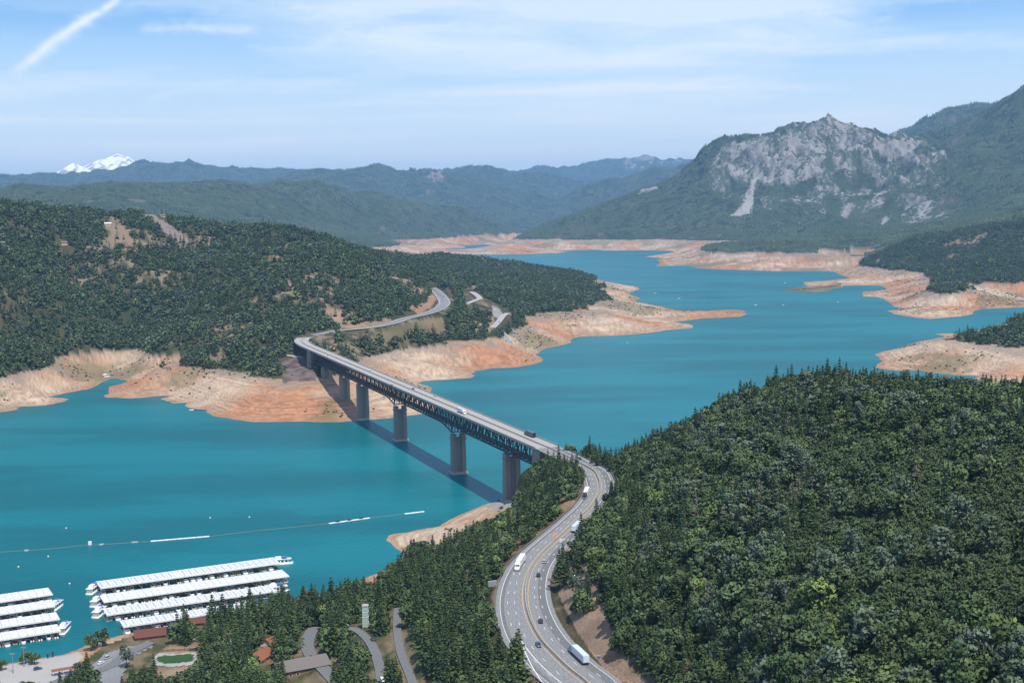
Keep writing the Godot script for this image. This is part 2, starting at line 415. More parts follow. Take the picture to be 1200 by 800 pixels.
	crest([300, 218, 16000, 330, 210, 16500, 355, 203, 17000, 375, 196, 17500, 387, 196, 17500, 422, 194.5, 17500, 437, 197, 17500, 460, 199, 17500, 495, 198, 17500, 505, 193.5, 17500, 515, 195, 17500, 528, 203, 17500, 560, 212, 17500, 590, 222, 17500, 620, 235, 17000, 645, 246, 16500])
	crest([524, 200, 21000, 537, 195, 21000, 550, 192.5, 21000, 567, 189, 21000, 580, 192.5, 21000, 600, 199, 21000, 640, 208, 20500, 670, 222, 20000])
	crest([605, 200, 26000, 615, 200, 27000, 632, 194.5, 27000, 650, 196, 27000, 680, 198, 27000, 700, 192, 28000, 712, 189, 28500, 725, 182.5, 30000, 740, 181, 30000, 750, 181, 30000, 762, 182.5, 30000, 775, 187, 30000, 795, 188, 29000, 812, 190, 28000, 850, 190, 28000, 950, 190, 28000, 1200, 180, 28000, 1350, 175, 28000])
	crest([812, 192, 18000, 780, 194, 18000, 750, 198, 18000, 725, 205, 18000, 695, 212, 17500, 670, 226, 17500, 655, 240, 17000])
	crest([785, 216, 13500, 765, 217, 13500, 752, 215, 13300, 735, 224, 13300, 705, 236, 13200, 680, 248, 13000, 655, 260, 12800])
	hidden([0, 15000, 250, 150, 15500, 250, 250, 15000, 200, 330, 19500, 350, 450, 20000, 330, 560, 19000, 200, 640, 18500, 100, 680, 15500, 120, 730, 15500, 200, 650, 23500, 250, 720, 23000, 300, 900, 18000, 400, 1100, 19000, 500, 1300, 19000, 500, 0, 29000, 400, 200, 30000, 400, 400, 30000, 300, 560, 30000, 300, 700, 36000, 400, 1000, 36000, 400, 1300, 36000, 400, -120, 36000, 300, 300, 36000, 300])
	water([60, 560, 200, 560, 330, 560, 60, 640, 200, 640, 330, 640, 420, 600, 420, 545, 300, 520, 100, 500, 180, 492, 40, 510, 60, 720, 250, 690, 0, 600, 370, 520, 440, 520, 480, 560, 540, 560, 590, 555, 640, 540, 400, 650, 30, 740])
	water([560, 480, 600, 455, 650, 480, 700, 485, 620, 445, 700, 430, 760, 430, 680, 410, 850, 440, 800, 405, 900, 400, 950, 420, 1000, 400, 960, 370, 900, 385, 900, 355, 850, 345, 780, 340, 830, 330, 750, 318, 700, 306, 650, 300, 600, 301, 570, 302, 900, 328, 850, 320, 960, 320, 1000, 355, 980, 345, 1030, 385, 1070, 388, 1110, 382, 1140, 374, 1170, 368, 1000, 440, 930, 430, 835, 378, 765, 345, 760, 330, 975, 326, 1010, 338.5, 570, 289, 1100, 452, 1150, 460])
	solve()

# The survey is solved in three overlapping belts of range: [from, to] with the points and weights of each.
const BELTS := [[0.0, 1420.0], [1130.0, 6100.0], [4300.0, 99000.0]]
const JOINS := [[1180.0, 1290.0], [4700.0, 5600.0]]
var belts: Array = []

func solve() -> void:
	for b in BELTS:
		var u := PackedFloat64Array()
		var v := PackedFloat64Array()
		var g := PackedFloat64Array()
		for i in s_u.size():
			var r := exp(s_v[i])
			if r >= b[0] and r <= b[1]:
				u.append(s_u[i])
				v.append(s_v[i])
				g.append(s_g[i])
		belts.append([u, v, g, PackedFloat64Array()])
	var job := func(k: int) -> void:
		belts[k][3] = weights(belts[k][0], belts[k][1], belts[k][2])
	WorkerThreadPool.wait_for_group_task_completion(WorkerThreadPool.add_group_task(job, belts.size()))
	print("survey points ", s_u.size(), " in belts of ", belts[0][0].size(), " ", belts[1][0].size(), " ", belts[2][0].size())

func weights(u: PackedFloat64Array, v: PackedFloat64Array, g: PackedFloat64Array) -> PackedFloat64Array:
	var n := u.size()
	var m := n + 1
	var rows: Array[PackedFloat64Array] = []
	for i in m:
		var row := PackedFloat64Array()
		row.resize(m + 1)
		for j in n:
			row[j] = sqrt((u[i] - u[j]) * (u[i] - u[j]) + (v[i] - v[j]) * (v[i] - v[j]) + SOFT * SOFT) if i < n else 1.0
		row[n] = 1.0 if i < n else 0.0
		row[m] = g[i] if i < n else 0.0
		if i < n:
			row[i] -= 0.0002
		rows.append(row)
	for c in m:
		var best := c
		for i in range(c + 1, m):
			if absf(rows[i][c]) > absf(rows[best][c]):
				best = i
		var swap := rows[c]
		rows[c] = rows[best]
		rows[best] = swap
		var pivot := rows[c]
		var inv := 1.0 / pivot[c]
		for i in range(c + 1, m):
			var row := rows[i]
			var f := row[c] * inv
			for j in range(c + 1, m + 1):
				row[j] -= f * pivot[j]
			rows[i] = row
	var w := PackedFloat64Array()
	w.resize(m)
	for i in range(m - 1, -1, -1):
		var row := rows[i]
		var sum := row[m]
		for j in range(i + 1, m):
			sum -= row[j] * w[j]
		w[i] = sum / row[i]
	return w

func belt_row(k: int, v: float, us: PackedFloat64Array) -> PackedFloat64Array:
	var bu: PackedFloat64Array = belts[k][0]
	var bv: PackedFloat64Array = belts[k][1]
	var bw: PackedFloat64Array = belts[k][3]
	var n := bu.size()
	var dv2 := PackedFloat64Array()
	dv2.resize(n)
	for i in n:
		dv2[i] = (v - bv[i]) * (v - bv[i]) + SOFT * SOFT
	var out := PackedFloat64Array()
	out.resize(us.size())
	for q in us.size():
		var u := us[q]
		var sum := bw[n]
		for i in n:
			var du := u - bu[i]
			sum += bw[i] * sqrt(du * du + dv2[i])
		out[q] = sum
	return out

func survey_row(v: float, us: PackedFloat64Array) -> PackedFloat64Array:
	var r := exp(v)
	var k := 0
	for j in JOINS:
		if r >= j[1]:
			k += 1
		elif r > j[0]:
			var a := belt_row(k, v, us)
			var b := belt_row(k + 1, v, us)
			var t := smoothstep(j[0], j[1], r)
			for i in a.size():
				a[i] = lerpf(a[i], b[i], t)
			return a
	return belt_row(k, v, us)

# ---------------------------------------------------------------- roads in plan
class Path extends RefCounted:
	var pts: PackedVector3Array
	var left: PackedFloat32Array
	var right: PackedFloat32Array
	var stamp := true

var highway: Path
var north_road: Path
var span: PackedVector3Array       # bridge centre line
var span_s: PackedFloat32Array
var lanes_small: Array[Path] = []
const LINE := -0.369
var pier_at: Array = [1233.0, 1387.0, 1592.0, 1765.0, 1860.0, 1966.0]

func smooth_line(p: Array, step: float) -> PackedVector3Array:
	var c := Curve3D.new()
	c.bake_interval = step
	for i in p.size():
		var a: Vector3 = p[maxi(i - 1, 0)]
		var b: Vector3 = p[mini(i + 1, p.size() - 1)]
		var t: Vector3 = (b - a) / 6.0
		if i > 0 and i < p.size() - 1:
			var la: float = (p[i] - a).length()
			var lb: float = (b - p[i]).length()
			c.add_point(p[i], -t * 2.0 * la / (la + lb), t * 2.0 * lb / (la + lb))
		else:
			c.add_point(p[i])
	var out := PackedVector3Array()
	var n := int(c.get_baked_length() / step)
	for i in n + 1:
		out.append(c.sample_baked(c.get_baked_length() * i / n, true))
	return out

func on_bridge(d: float) -> Vector3:
	return Vector3(-1.6 + LINE * (d - 1233.0), 0, -d) * K + Vector3(0, ROAD_Y, 0)

func make_roads_plan() -> void:
	var p: Array = []
	for q in [[752, 905], [733, 862], [711, 828], [687, 800], [668, 785], [651, 769], [634, 750.5], [622, 728.5], [616, 706.5], [616.5, 684.5], [623, 665], [634, 650], [648, 636], [667, 618.5], [681, 605], [692, 594], [700, 582], [703, 572], [701, 561], [694, 551]]:
		p.append(on_level(q[0], q[1], ROAD_Y))
	p.append(on_bridge(1150))
	var s := smooth_line(p, 4.0)
	highway = Path.new()
	# the last stretch stands on the bridge
	highway.pts = s
	for i in s.size():
		var q := to_pixel(s[i])
		var k := clampf((q.y - 580.0) / 200.0, 0.0, 1.0)
		highway.left.append(lerpf(10.2, 15.5, smoothstep(0.0, 1.0, k)))
		highway.right.append(lerpf(10.2, 13.0, smoothstep(0.0, 1.0, k)))
	p = []
	for d in [1150.0, 1233.0, 1387.0, 1592.0, 1765.0, 1860.0, 1935.0]:
		p.append(on_bridge(d))
	for q in [[368, 408.5], [357, 403.5], [353, 399], [358, 395.2], [370, 392]]:
		p.append(on_level(q[0], q[1], ROAD_Y))
	span = smooth_line(p, 5.0)
	p = [span[span.size() - 1]]
	for q in [[384, 389.5, 59], [397, 387, 59.5], [430, 384, 61.5], [457, 379, 64], [475, 373, 66], [500, 367, 68], [515, 361, 69.5], [521, 355, 72], [517, 347, 75], [511, 341, 77.5], [505, 337, 79]]:
		p.append(on_level(q[0], q[1], q[2]))
	north_road = Path.new()
	north_road.pts = smooth_line(p, 6.0)
	for i in north_road.pts.size():
		north_road.left.append(11.0)
		north_road.right.append(11.0)
	# lesser roads: pixels with heights, half width
	for a in [
		[2.0, "dark", 500, 830, 46, 484, 800, 42, 478, 785, 40.5, 470, 765, 38.5, 466, 745, 37, 465, 727, 35, 466, 712, 32],
		[2.3, "dark", 445, 810, 40, 446, 790, 38, 443, 775, 36.5, 438, 760, 35, 430, 748, 34, 418, 738, 33, 405, 735, 32],
		[3.2, "dark", 395, 800, 36, 378, 782, 33, 366, 770, 30, 360, 757, 27, 362, 745, 24, 368, 735, 21],
		[3.2, "dark", 60, 800, 5, 100, 790, 5, 128, 780, 5, 145, 768, 6, 165, 758, 7, 176, 752, 7],
		[6.0, "pale", 545, 356.5, 59, 556, 352, 60, 562, 349.5, 61, 558, 345, 63, 552, 341.5, 64],
		[5.5, "pale", 577, 384, 42, 584, 377, 44, 590, 369.5, 47, 595, 366.5, 49],
		[5.0, "pale", 352, 418.5, 42, 340, 416.5, 42, 325, 415, 42.5, 310, 413.5, 44]]:
		var w := Path.new()
		var l: Array = []
		for i in range(2, a.size(), 3):
			l.append(on_level(a[i], a[i + 1], a[i + 2]))
		w.pts = smooth_line(l, 4.0)
		for i in w.pts.size():
			w.left.append(a[0])
			w.right.append(a[0])
		w.set_meta("pale", a[1] == "pale")
		lanes_small.append(w)

# ---------------------------------------------------------------- the land: one sheet on rings round the viewpoint
var col_u := PackedFloat64Array()    # bearings
var row_v := PackedFloat64Array()    # ln range
var land_h := PackedFloat32Array()
var n_col := 0
var n_row := 0
var big := FastNoiseLite.new()
var mid := FastNoiseLite.new()
var small := FastNoiseLite.new()
var tint := FastNoiseLite.new()
var crag := FastNoiseLite.new()
var summit := Vector3.ZERO
var knoll := Vector3.ZERO

# bearings of the craggy mountain
func u_rock(u: float) -> bool:
	return u > 0.125 and u < 0.31

var road_d := PackedFloat32Array()   # distance to a road's edge, for each point of the sheet

func fill_axis(out: PackedFloat64Array, marks: Array) -> void:
	# marks: [start, step, next start, step ... end]
	for i in range(0, marks.size() - 2, 2):
		var n := int(ceil((marks[i + 2] - marks[i]) / marks[i + 1]))
		for k in n:
			out.append(lerpf(marks[i], marks[i + 2], float(k) / n))
	out.append(marks[marks.size() - 1])

func index_of(axis: PackedFloat64Array, x: float) -> int:
	return clampi(axis.bsearch(x, false) - 1, 0, axis.size() - 2)

func ring_top(r: float) -> float:
	return 29.0 + smoothstep(4750.0, 5300.0, r) * 17.0 + smoothstep(6500.0, 7200.0, r) * 9.0

func land_class_noise(n: FastNoiseLite, s: int, wave: float, oct: int, kind := FastNoiseLite.FRACTAL_FBM) -> void:
	n.seed = s
	n.frequency = 1.0 / wave
	n.fractal_octaves = oct
	n.fractal_type = kind
	n.noise_type = FastNoiseLite.TYPE_SIMPLEX_SMOOTH

func make_terrain() -> void:
	fill_axis(col_u, [-0.62, 0.01, -0.39, 0.00085, 0.39, 0.01, 0.62])
	fill_axis(row_v, [log(170.0), 0.03, log(330.0), 0.0052, log(1150.0), 0.03, log(1400.0), 0.0036, log(2050.0), 0.0055, log(2700.0), 0.0062, log(4900.0), 0.012, log(6600.0), 0.0022, log(9500.0), 0.011, log(28000.0), 0.03, log(34000.0)])
	n_col = col_u.size()
	n_row = row_v.size()
	knoll = at_range(395, 300, 3020.0 * K)
	summit = at_range(974, 133, 10250.0 * K)
	land_class_noise(big, 21, 1500.0, 5, FastNoiseLite.FRACTAL_RIDGED)
	land_class_noise(mid, 22, 260.0, 4)
	land_class_noise(small, 23, 42.0, 4)
	land_class_noise(tint, 24, 120.0, 5)
	land_class_noise(crag, 25, 210.0, 4, FastNoiseLite.FRACTAL_RIDGED)
	# the survey, spread over every fourth point
	var step := 4
	var cc := int(ceil((n_col - 1) / float(step))) + 1
	var cr := int(ceil((n_row - 1) / float(step))) + 1
	var us := PackedFloat64Array()
	for i in cc:
		us.append(col_u[mini(i * step, n_col - 1)])
	var rough: Array = []
	rough.resize(cr)
	var spread := func(j: int) -> void:
		rough[j] = survey_row(row_v[mini(j * step, n_row - 1)], us)
	WorkerThreadPool.wait_for_group_task_completion(WorkerThreadPool.add_group_task(spread, cr))
	var lines: Array = []
	lines.resize(n_row)
	var raise := func(j: int) -> void:
		var j0 := mini(j / step, cr - 2)
		var fj := inverse_lerp(row_v[j0 * step], row_v[mini((j0 + 1) * step, n_row - 1)], row_v[j])
		lines[j] = land_row(j, rough[j0], rough[j0 + 1], fj, step)
	WorkerThreadPool.wait_for_group_task_completion(WorkerThreadPool.add_group_task(raise, n_row))
	for j in n_row:
		land_h.append_array(lines[j])
	road_d.resize(n_col * n_row)
	road_d.fill(999.0)
	press(highway, 8)
	for w: Path in [north_road] + lanes_small:
		press(w, 0)
	build_sheet()

func land_row(j: int, a: PackedFloat64Array, b: PackedFloat64Array, fj: float, step: int) -> PackedFloat32Array:
	var out := PackedFloat32Array()
	out.resize(n_col)
	var r := exp(row_v[j])
	var far := smoothstep(5500.0, 9000.0, r)
	var off := smoothstep(1200.0, 2200.0, r)
	for i in n_col:
		var i0 := mini(i / step, a.size() - 2)
		var fi := inverse_lerp(col_u[i0 * step], col_u[mini((i0 + 1) * step, n_col - 1)], col_u[i])
		var h := lerpf(lerpf(a[i0], a[i0 + 1], fi), lerpf(b[i0], b[i0 + 1], fi), fj) * r
		var x := r * sin(col_u[i])
		var z := -r * cos(col_u[i])
		if h > -12.0:
			var up := clampf(h / 45.0, 0.0, 1.0)
			h += small.get_noise_2d(x, z) * (0.9 + 1.6 * up)
			if off > 0.0:
				if r < 4800.0 and h > 45.0:
					h += (mid.get_noise_2d(x * 0.5 + 40.0, z * 0.5) * 26.0 - absf(mid.get_noise_2d(x * 0.8, z * 0.8 + 300.0)) * 22.0 + 4.0) * off * smoothstep(45.0, 110.0, h)
					h += 16.0 * exp(-pow(Vector2(x - knoll.x, z - knoll.z).length() / 230.0, 2.0))
				h += mid.get_noise_2d(x, z) * off * (2.2 + 9.0 * up)
				h += off * (0.8 * up - absf(mid.get_noise_2d(x * 2.3 + 900.0, z * 2.3)) * 5.0 * clampf(h / 20.0, 0.0, 1.0))
			if r < 6500.0 and h < 40.0:
				h -= (0.5 + 0.5 * crag.get_noise_2d(x * 2.6, z * 2.6)) * 2.6 * clampf(h / 9.0, 0.0, 1.0) * clampf((44.0 - h) / 12.0, 0.0, 1.0)
			if r > 7000.0 and r < 9800.0 and h > 150.0 and u_rock(col_u[i]):
				h += ((crag.get_noise_2d(x, z) - 0.3) * 44.0 + (crag.get_noise_2d(x * 2.7, z * 2.7) - 0.3) * 16.0) * smoothstep(150.0, 420.0, h)
				h += 78.0 * exp(-pow(Vector2(x - summit.x, z - summit.z).length() / 300.0, 1.5))
			if far > 0.0:
				var hi := clampf((h - 60.0) / 300.0, 0.0, 1.0)
				h += (big.get_noise_2d(x, z) - 0.36) * far * hi * (48.0 + 0.06 * h) + mid.get_noise_2d(x * 0.55, z * 0.55) * far * hi * 26.0
				if r > 12000.0:
					h += (big.get_noise_2d(x * 0.4 + 500.0, z * 0.4) - 0.45) * hi * 46.0
		out[i] = h
	return out

# lower or raise the land beside a road: level under it, cut on the uphill side, filled below
func press(w: Path, spare: int) -> void:
	var near := {}                     # point of the sheet -> [distance to the road's edge, road height]
	for s in w.pts.size() - spare:
		var p := w.pts[s]
		var r := Vector2(p.x, p.z).length()
		var u := atan2(p.x, -p.z)
		var half := maxf(w.left[s], w.right[s]) + 1.2
		var reach := half + (30.0 if half > 9.0 else 9.0)
		var r0 := index_of(row_v, log(maxf(r - reach, 10.0)))
		var r1 := index_of(row_v, log(r + reach)) + 1
		var c0 := index_of(col_u, u - reach / r)
		var c1 := index_of(col_u, u + reach / r) + 1
		for j in range(r0, r1 + 1):
			var rr := exp(row_v[j])
			for i in range(c0, c1 + 1):
				var dx := rr * sin(col_u[i]) - p.x
				var dz := -rr * cos(col_u[i]) - p.z
				var d := sqrt(dx * dx + dz * dz) - half
				if d < reach - half:
					var k := j * n_col + i
					if not near.has(k) or d < near[k].x:
						near[k] = Vector3(d, p.y, reach - half)
	for k: int in near:
		var q: Vector3 = near[k]
		var d := maxf(q.x, 0.0)
		road_d[k] = minf(road_d[k], q.x)
		var held := clampf(land_h[k], q.y - 0.6 - d * 0.7, q.y - 0.6 + d * 0.85)
		land_h[k] = lerpf(held, land_h[k], smoothstep(0.6, 1.0, d / q.z))

func height_at(x: float, z: float) -> float:
	var v := log(sqrt(x * x + z * z))
	var u := atan2(x, -z)
	var i := index_of(col_u, u)
	var j := index_of(row_v, v)
	var fi := (u - col_u[i]) / (col_u[i + 1] - col_u[i])
	var fj := (v - row_v[j]) / (row_v[j + 1] - row_v[j])
	var q := j * n_col + i
	return lerpf(lerpf(land_h[q], land_h[q + 1], fi), lerpf(land_h[q + n_col], land_h[q + n_col + 1], fi), fj)

func road_gap(x: float, z: float) -> float:
	var i := index_of(col_u, atan2(x, -z))
	var j := index_of(row_v, log(sqrt(x * x + z * z)))
	return road_d[j * n_col + i]

func poly(a: Array) -> PackedVector2Array:
	var out := PackedVector2Array()
	for i in range(0, a.size(), 2):
		out.append(Vector2(a[i], a[i + 1]))
	return out

# patches of bare matter read off the photograph: [outline in pixels, nearest range, farthest range, kind]
var patches: Array = []

func list_patches() -> void:
	var add := func(a: Array, near: float, far: float, kind: String) -> void:
		patches.append([poly(a), near, far, kind, Rect2()])
	add.call([868, 192, 876, 196, 866, 225, 864, 252, 845, 254, 843, 250, 858, 228], 7500, 11000, "scree")
	add.call([822, 178, 850, 164, 900, 150, 940, 143, 975, 128, 1000, 142, 1022, 145, 1060, 155, 1088, 166, 1085, 172, 1040, 168, 1045, 178, 1085, 190, 1090, 206, 1055, 196, 1010, 192, 985, 182, 960, 200, 930, 215, 900, 222, 880, 205, 845, 210, 838, 195], 7500, 11000, "rock")
	add.call([905, 215, 950, 210, 985, 230, 1030, 232, 1035, 255, 1000, 262, 960, 245, 925, 235], 6500, 11000, "rock_sparse")
	add.call([806, 208, 828, 168, 900, 142, 975, 122, 1020, 140, 1100, 160, 1104, 214, 1070, 228, 1050, 262, 1000, 270, 940, 250, 905, 256, 880, 235, 835, 228], 6500, 11000, "rock_sparse")
	add.call([1062, 235, 1085, 234, 1115, 252, 1120, 268, 1085, 272, 1060, 266], 7000, 11000, "rock")
	add.call([1050, 178, 1080, 182, 1090, 205, 1060, 200], 7000, 11000, "rock")
	add.call([745, 212, 757, 210, 768, 216, 760, 225, 740, 226], 9000, 14000, "rock")
	add.call([718, 184, 750, 179, 800, 186, 780, 200, 740, 200], 20000, 34000, "bald")
	add.call([495, 199, 506, 192, 520, 196, 524, 203, 505, 205], 12000, 17000, "bald")
	add.call([162, 256, 178, 252, 205, 268, 228, 288, 214, 291, 195, 276], 1500, 4500, "burn")
	add.call([370, 370, 385, 362, 420, 368, 450, 372, 460, 376, 430, 384, 400, 387, 390, 380], 1500, 3500, "cut")
	add.call([475, 333, 490, 330, 500, 350, 497, 362, 480, 352], 1800, 3600, "cut")
	add.call([487, 362, 500, 350, 510, 342, 514, 350, 505, 360, 492, 368], 1800, 3600, "orange")
	add.call([420, 392, 450, 386, 500, 372, 520, 372, 525, 398, 500, 400, 440, 410, 425, 405], 1600, 3600, "grass")
	add.call([545, 372, 575, 368, 580, 382, 560, 390, 540, 386], 1600, 3600, "cut")
	add.call([574, 357, 589, 364, 585, 374, 574, 369], 1600, 4000, "talus")
	add.call([584, 384, 592, 386, 602, 402, 594, 400], 1500, 4000, "talus")
	add.call([585, 324, 598, 322, 645, 343, 690, 362, 680, 366, 630, 350, 596, 336], 2500, 5200, "orange")
	add.call([240, 404, 262, 400, 266, 420, 250, 432, 238, 424], 1500, 3000, "grass")
	add.call([250, 395, 300, 380, 305, 388, 262, 404], 1500, 3000, "cut")
	add.call([327, 424, 352, 416, 368, 432, 370, 447, 330, 447], 1500, 2400, "rip_rap")
	add.call([572, 700, 584, 650, 610, 625, 640, 600, 668, 575, 690, 590, 640, 640, 600, 670, 590, 720, 578, 720], 400, 1300, "verge")
	add.call([660, 640, 690, 640, 700, 690, 715, 740, 735, 780, 760, 800, 715, 800, 675, 740, 655, 700], 400, 900, "cut")
	add.call([566, 594, 580, 583, 606, 573, 606, 588, 585, 598], 700, 1400, "talus")
	add.call([436, 300, 470, 306, 492, 330, 502, 348, 492, 364, 470, 356, 452, 340], 1700, 3600, "scrub")
	add.call([330, 330, 370, 315, 400, 330, 390, 352, 350, 350], 1700, 3600, "scrub")
	add.call([440, 646, 440, 625, 470, 620, 510, 612, 535, 598, 560, 588, 590, 578, 608, 572, 608, 590, 600, 598, 560, 616, 530, 634, 505, 646, 476, 656], 700, 1400, "beach")
	add.call([425, 685, 436, 668, 456, 664, 470, 656, 478, 662, 455, 680, 436, 690], 700, 1200, "beach")
	add.call([917, 336, 990, 334, 990, 343, 917, 344], 3000, 4600, "grass")
	add.call([180, 775, 215, 740, 245, 745, 245, 780, 205, 800, 180, 795], 400, 1000, "straw")
	add.call([330, 420, 360, 418, 350, 440], 1500, 2400, "rip_rap")
	add.call([60, 812, 100, 772, 120, 752, 160, 744, 250, 735, 340, 719, 425, 690, 440, 700, 480, 680, 500, 720, 500, 812], 400, 1000, "park")
	for i in patches.size():
		var box := Rect2(patches[i][0][0], Vector2.ZERO)
		for q: Vector2 in patches[i][0]:
			box = box.expand(q)
		patches[i][4] = box

var bare := PackedByteArray()    # 0 woodland, 1 no trees, 2 few trees

func ground_colour(x: float, h: float, z: float, r: float, slope: float, kind: String) -> Color:
	var n := tint.get_noise_2d(x, z)
	var f := small.get_noise_2d(x * 1.7, z * 1.7)
	var top := ring_top(r)
	var c: Color
	match kind:
		"scree":
			return Color(0.42, 0.40, 0.385) * (1.0 + 0.2 * f)
		"rock", "rock_sparse":
			var k := clampf(0.5 + 0.9 * big.get_noise_2d(x * 5.0, z * 5.0 + h * 3.0) + 0.8 * mid.get_noise_2d(x * 3.0, z * 3.0 + h), 0.0, 1.0)
			if kind == "rock_sparse":
				k *= smoothstep(-0.2, 0.15, mid.get_noise_2d(x * 1.4 + 40.0, z * 1.4 + h))
				return Color(0.05, 0.068, 0.042).lerp(Color(0.36, 0.345, 0.335), k)
			return Color(0.11, 0.108, 0.105).lerp(Color(0.37, 0.355, 0.345), k)
		"bald":
			return Color(0.30, 0.26, 0.24) * (1.0 + 0.3 * f)
		"burn":
			return Color(0.25, 0.21, 0.19).lerp(Color(0.34, 0.28, 0.24), clampf(0.5 + f, 0, 1))
		"cut":
			return Color(0.30, 0.215, 0.155).lerp(Color(0.42, 0.30, 0.21), clampf(0.5 + 1.4 * f, 0, 1))
		"orange":
			return Color(0.42, 0.20, 0.10).lerp(Color(0.40, 0.30, 0.21), clampf(0.5 + 1.4 * n, 0, 1))
		"grass":
			return Color(0.27, 0.21, 0.13).lerp(Color(0.15, 0.145, 0.075), clampf(0.5 + 1.5 * n, 0, 1))
		"talus":
			return Color(0.33, 0.33, 0.32).lerp(Color(0.44, 0.42, 0.39), clampf(0.5 + 1.5 * f, 0, 1))
		"rip_rap":
			return Color(0.13, 0.10, 0.088).lerp(Color(0.24, 0.19, 0.165), clampf(0.5 + 2.0 * f, 0, 1))
		"scrub":
			return Color(0.34, 0.25, 0.185).lerp(Color(0.12, 0.115, 0.07), smoothstep(-0.15, 0.25, f + 0.5 * n))
		"park":
			return Color(0.27, 0.20, 0.125).lerp(Color(0.085, 0.10, 0.045), clampf(0.55 + 1.6 * f + 0.8 * n, 0, 1))
		"verge":
			return Color(0.33, 0.23, 0.14).lerp(Color(0.17, 0.13, 0.075), clampf(0.5 + 1.8 * f, 0, 1))
		"straw":
			return Color(0.42, 0.31, 0.20).lerp(Color(0.30, 0.21, 0.13), clampf(0.5 + 1.5 * f, 0, 1))
	if h < top or kind == "beach":
		var t := h / top
		var warm := clampf(0.5 + 1.4 * tint.get_noise_2d(x * 0.45 + 300.0, z * 0.45), 0.0, 1.0)
		c = Color(0.53, 0.355, 0.235).lerp(Color(0.53, 0.265, 0.145), smoothstep(0.55, 1.0, warm))
		c = c.lerp(Color(0.62, 0.475, 0.345), smoothstep(0.5, 0.05, warm) * 0.9)
		# old shore lines: thin level bands of washed stones and silt
		var along := small.get_noise_2d(x * 0.35, z * 0.35)
		var band := small.get_noise_2d(h * 34.0 + along * 16.0, x * 0.012 + z * 0.008)
		c = c * (1.0 + 0.5 * band + 0.25 * f)
		var lines := sin(h * 2.9 + 1.6 * along + 2.0 * n)
		c = c.lerp(Color(0.27, 0.195, 0.14), smoothstep(0.6, 1.0, lines) * 0.55 * clampf(0.55 + 1.5 * n, 0.0, 1.0))
		# brush that has crept down in the gullies
		var g := mid.get_noise_2d(x * 0.8 + 70.0, z * 0.8)
		c = c.lerp(Color(0.16, 0.165, 0.08), smoothstep(0.16, 0.36, g + 0.25 * f) * 0.6)
		c = c.lerp(Color(0.36, 0.29, 0.225), smoothstep(0.62, 0.95, t + 0.5 * n + 0.2 * f) * 0.7)
		# wet clay at the water's edge
		c = c.lerp(Color(0.40, 0.215, 0.115), smoothstep(2.2, 0.3, h + 1.2 * f) * 0.6)
		return c
	var wood := Color(0.055, 0.07, 0.034).lerp(Color(0.12, 0.10, 0.06), clampf(0.5 + 1.3 * n, 0.0, 1.0))
	if r > 5000.0:
		wood = Color(0.036, 0.055, 0.034).lerp(Color(0.062, 0.082, 0.05), clampf(0.5 + 1.3 * n, 0.0, 1.0))
		var scar := smoothstep(0.34, 0.6, mid.get_noise_2d(x * 1.1, z * 1.1) + 0.3 * tint.get_noise_2d(x, z + h))
		wood = wood.lerp(Color(0.24, 0.20, 0.17), scar * 0.6)
	elif r > 1300.0:
		var open := smoothstep(0.26, 0.5, mid.get_noise_2d(x * 0.9 + 31.0, z * 0.9) + 0.4 * f)
		wood = wood.lerp(Color(0.36, 0.27, 0.195), open * 0.75)
	else:
		wood = wood.lerp(Color(0.30, 0.215, 0.14), smoothstep(0.05, 0.5, f + 0.4 * n) * 0.6)
	return wood

func sheet_point(k: int) -> Vector3:
	var r := exp(row_v[k / n_col])
	var u := col_u[k % n_col]
	return Vector3(r * sin(u), land_h[k], -r * cos(u))

func sheet_row(j: int, used: PackedByteArray) -> Array:
	var vs := PackedVector3Array()
	var ns := PackedVector3Array()
	var cs := PackedColorArray()
	var bs := PackedByteArray()
	bs.resize(n_col)
	var r := exp(row_v[j])
	var here: Array = []
	for a in patches:
		if r >= a[1] and r <= a[2]:
			here.append(a)
	var back := eye_back
	for i in n_col:
		var k := j * n_col + i
		if not used[k]:
			continue
		var p := sheet_point(k)
		var du := sheet_point(j * n_col + mini(i + 1, n_col - 1)) - sheet_point(j * n_col + maxi(i - 1, 0))
		var dv := sheet_point(mini(j + 1, n_row - 1) * n_col + i) - sheet_point(maxi(j - 1, 0) * n_col + i)
		var nn := du.cross(dv).normalized()
		if nn.y < 0.0:
			nn = -nn
		vs.append(p)
		ns.append(nn)
		var kind := ""
		if p.y > 0.0 and here:
			var q := back * (p - Vector3(0, EYE, 0))
			var px := Vector2(600.0 + FOCAL * q.x / -q.z, 400.0 - FOCAL * q.y / -q.z)
			var f := 900.0 / r
			px += (7.0 if r < 6000.0 else 12.0) * Vector2(small.get_noise_2d(p.x * f, p.z * f), small.get_noise_2d(p.x * f + 77.0, p.z * f))
			if r > 6000.0:
				px += 26.0 * Vector2(small.get_noise_2d(p.x * 0.03, p.z * 0.03 + p.y * 0.06), small.get_noise_2d(p.x * 0.03 + 77.0, p.z * 0.03))
			for a in here:
				if a[4].has_point(px) and Geometry2D.is_point_in_polygon(px, a[0]):
					kind = a[3]
					break
		var c := ground_colour(p.x, p.y, p.z, r, 1.0 - nn.y, kind)
		cs.append(Color(clampf(c.r, 0, 1), clampf(c.g, 0, 1), clampf(c.b, 0, 1)))
		bs[i] = 1 if p.y < ring_top(r) + 1.5 * small.get_noise_2d(p.x, p.z) else 0
		if kind in ["scree", "burn", "talus", "straw", "rip_rap", "bald", "beach"]:
			bs[i] = 1
		elif kind == "rock_sparse":
			bs[i] = 3
		elif kind == "park":
			bs[i] = 0
		elif kind:
			bs[i] = 2
	return [vs, ns, cs, bs]

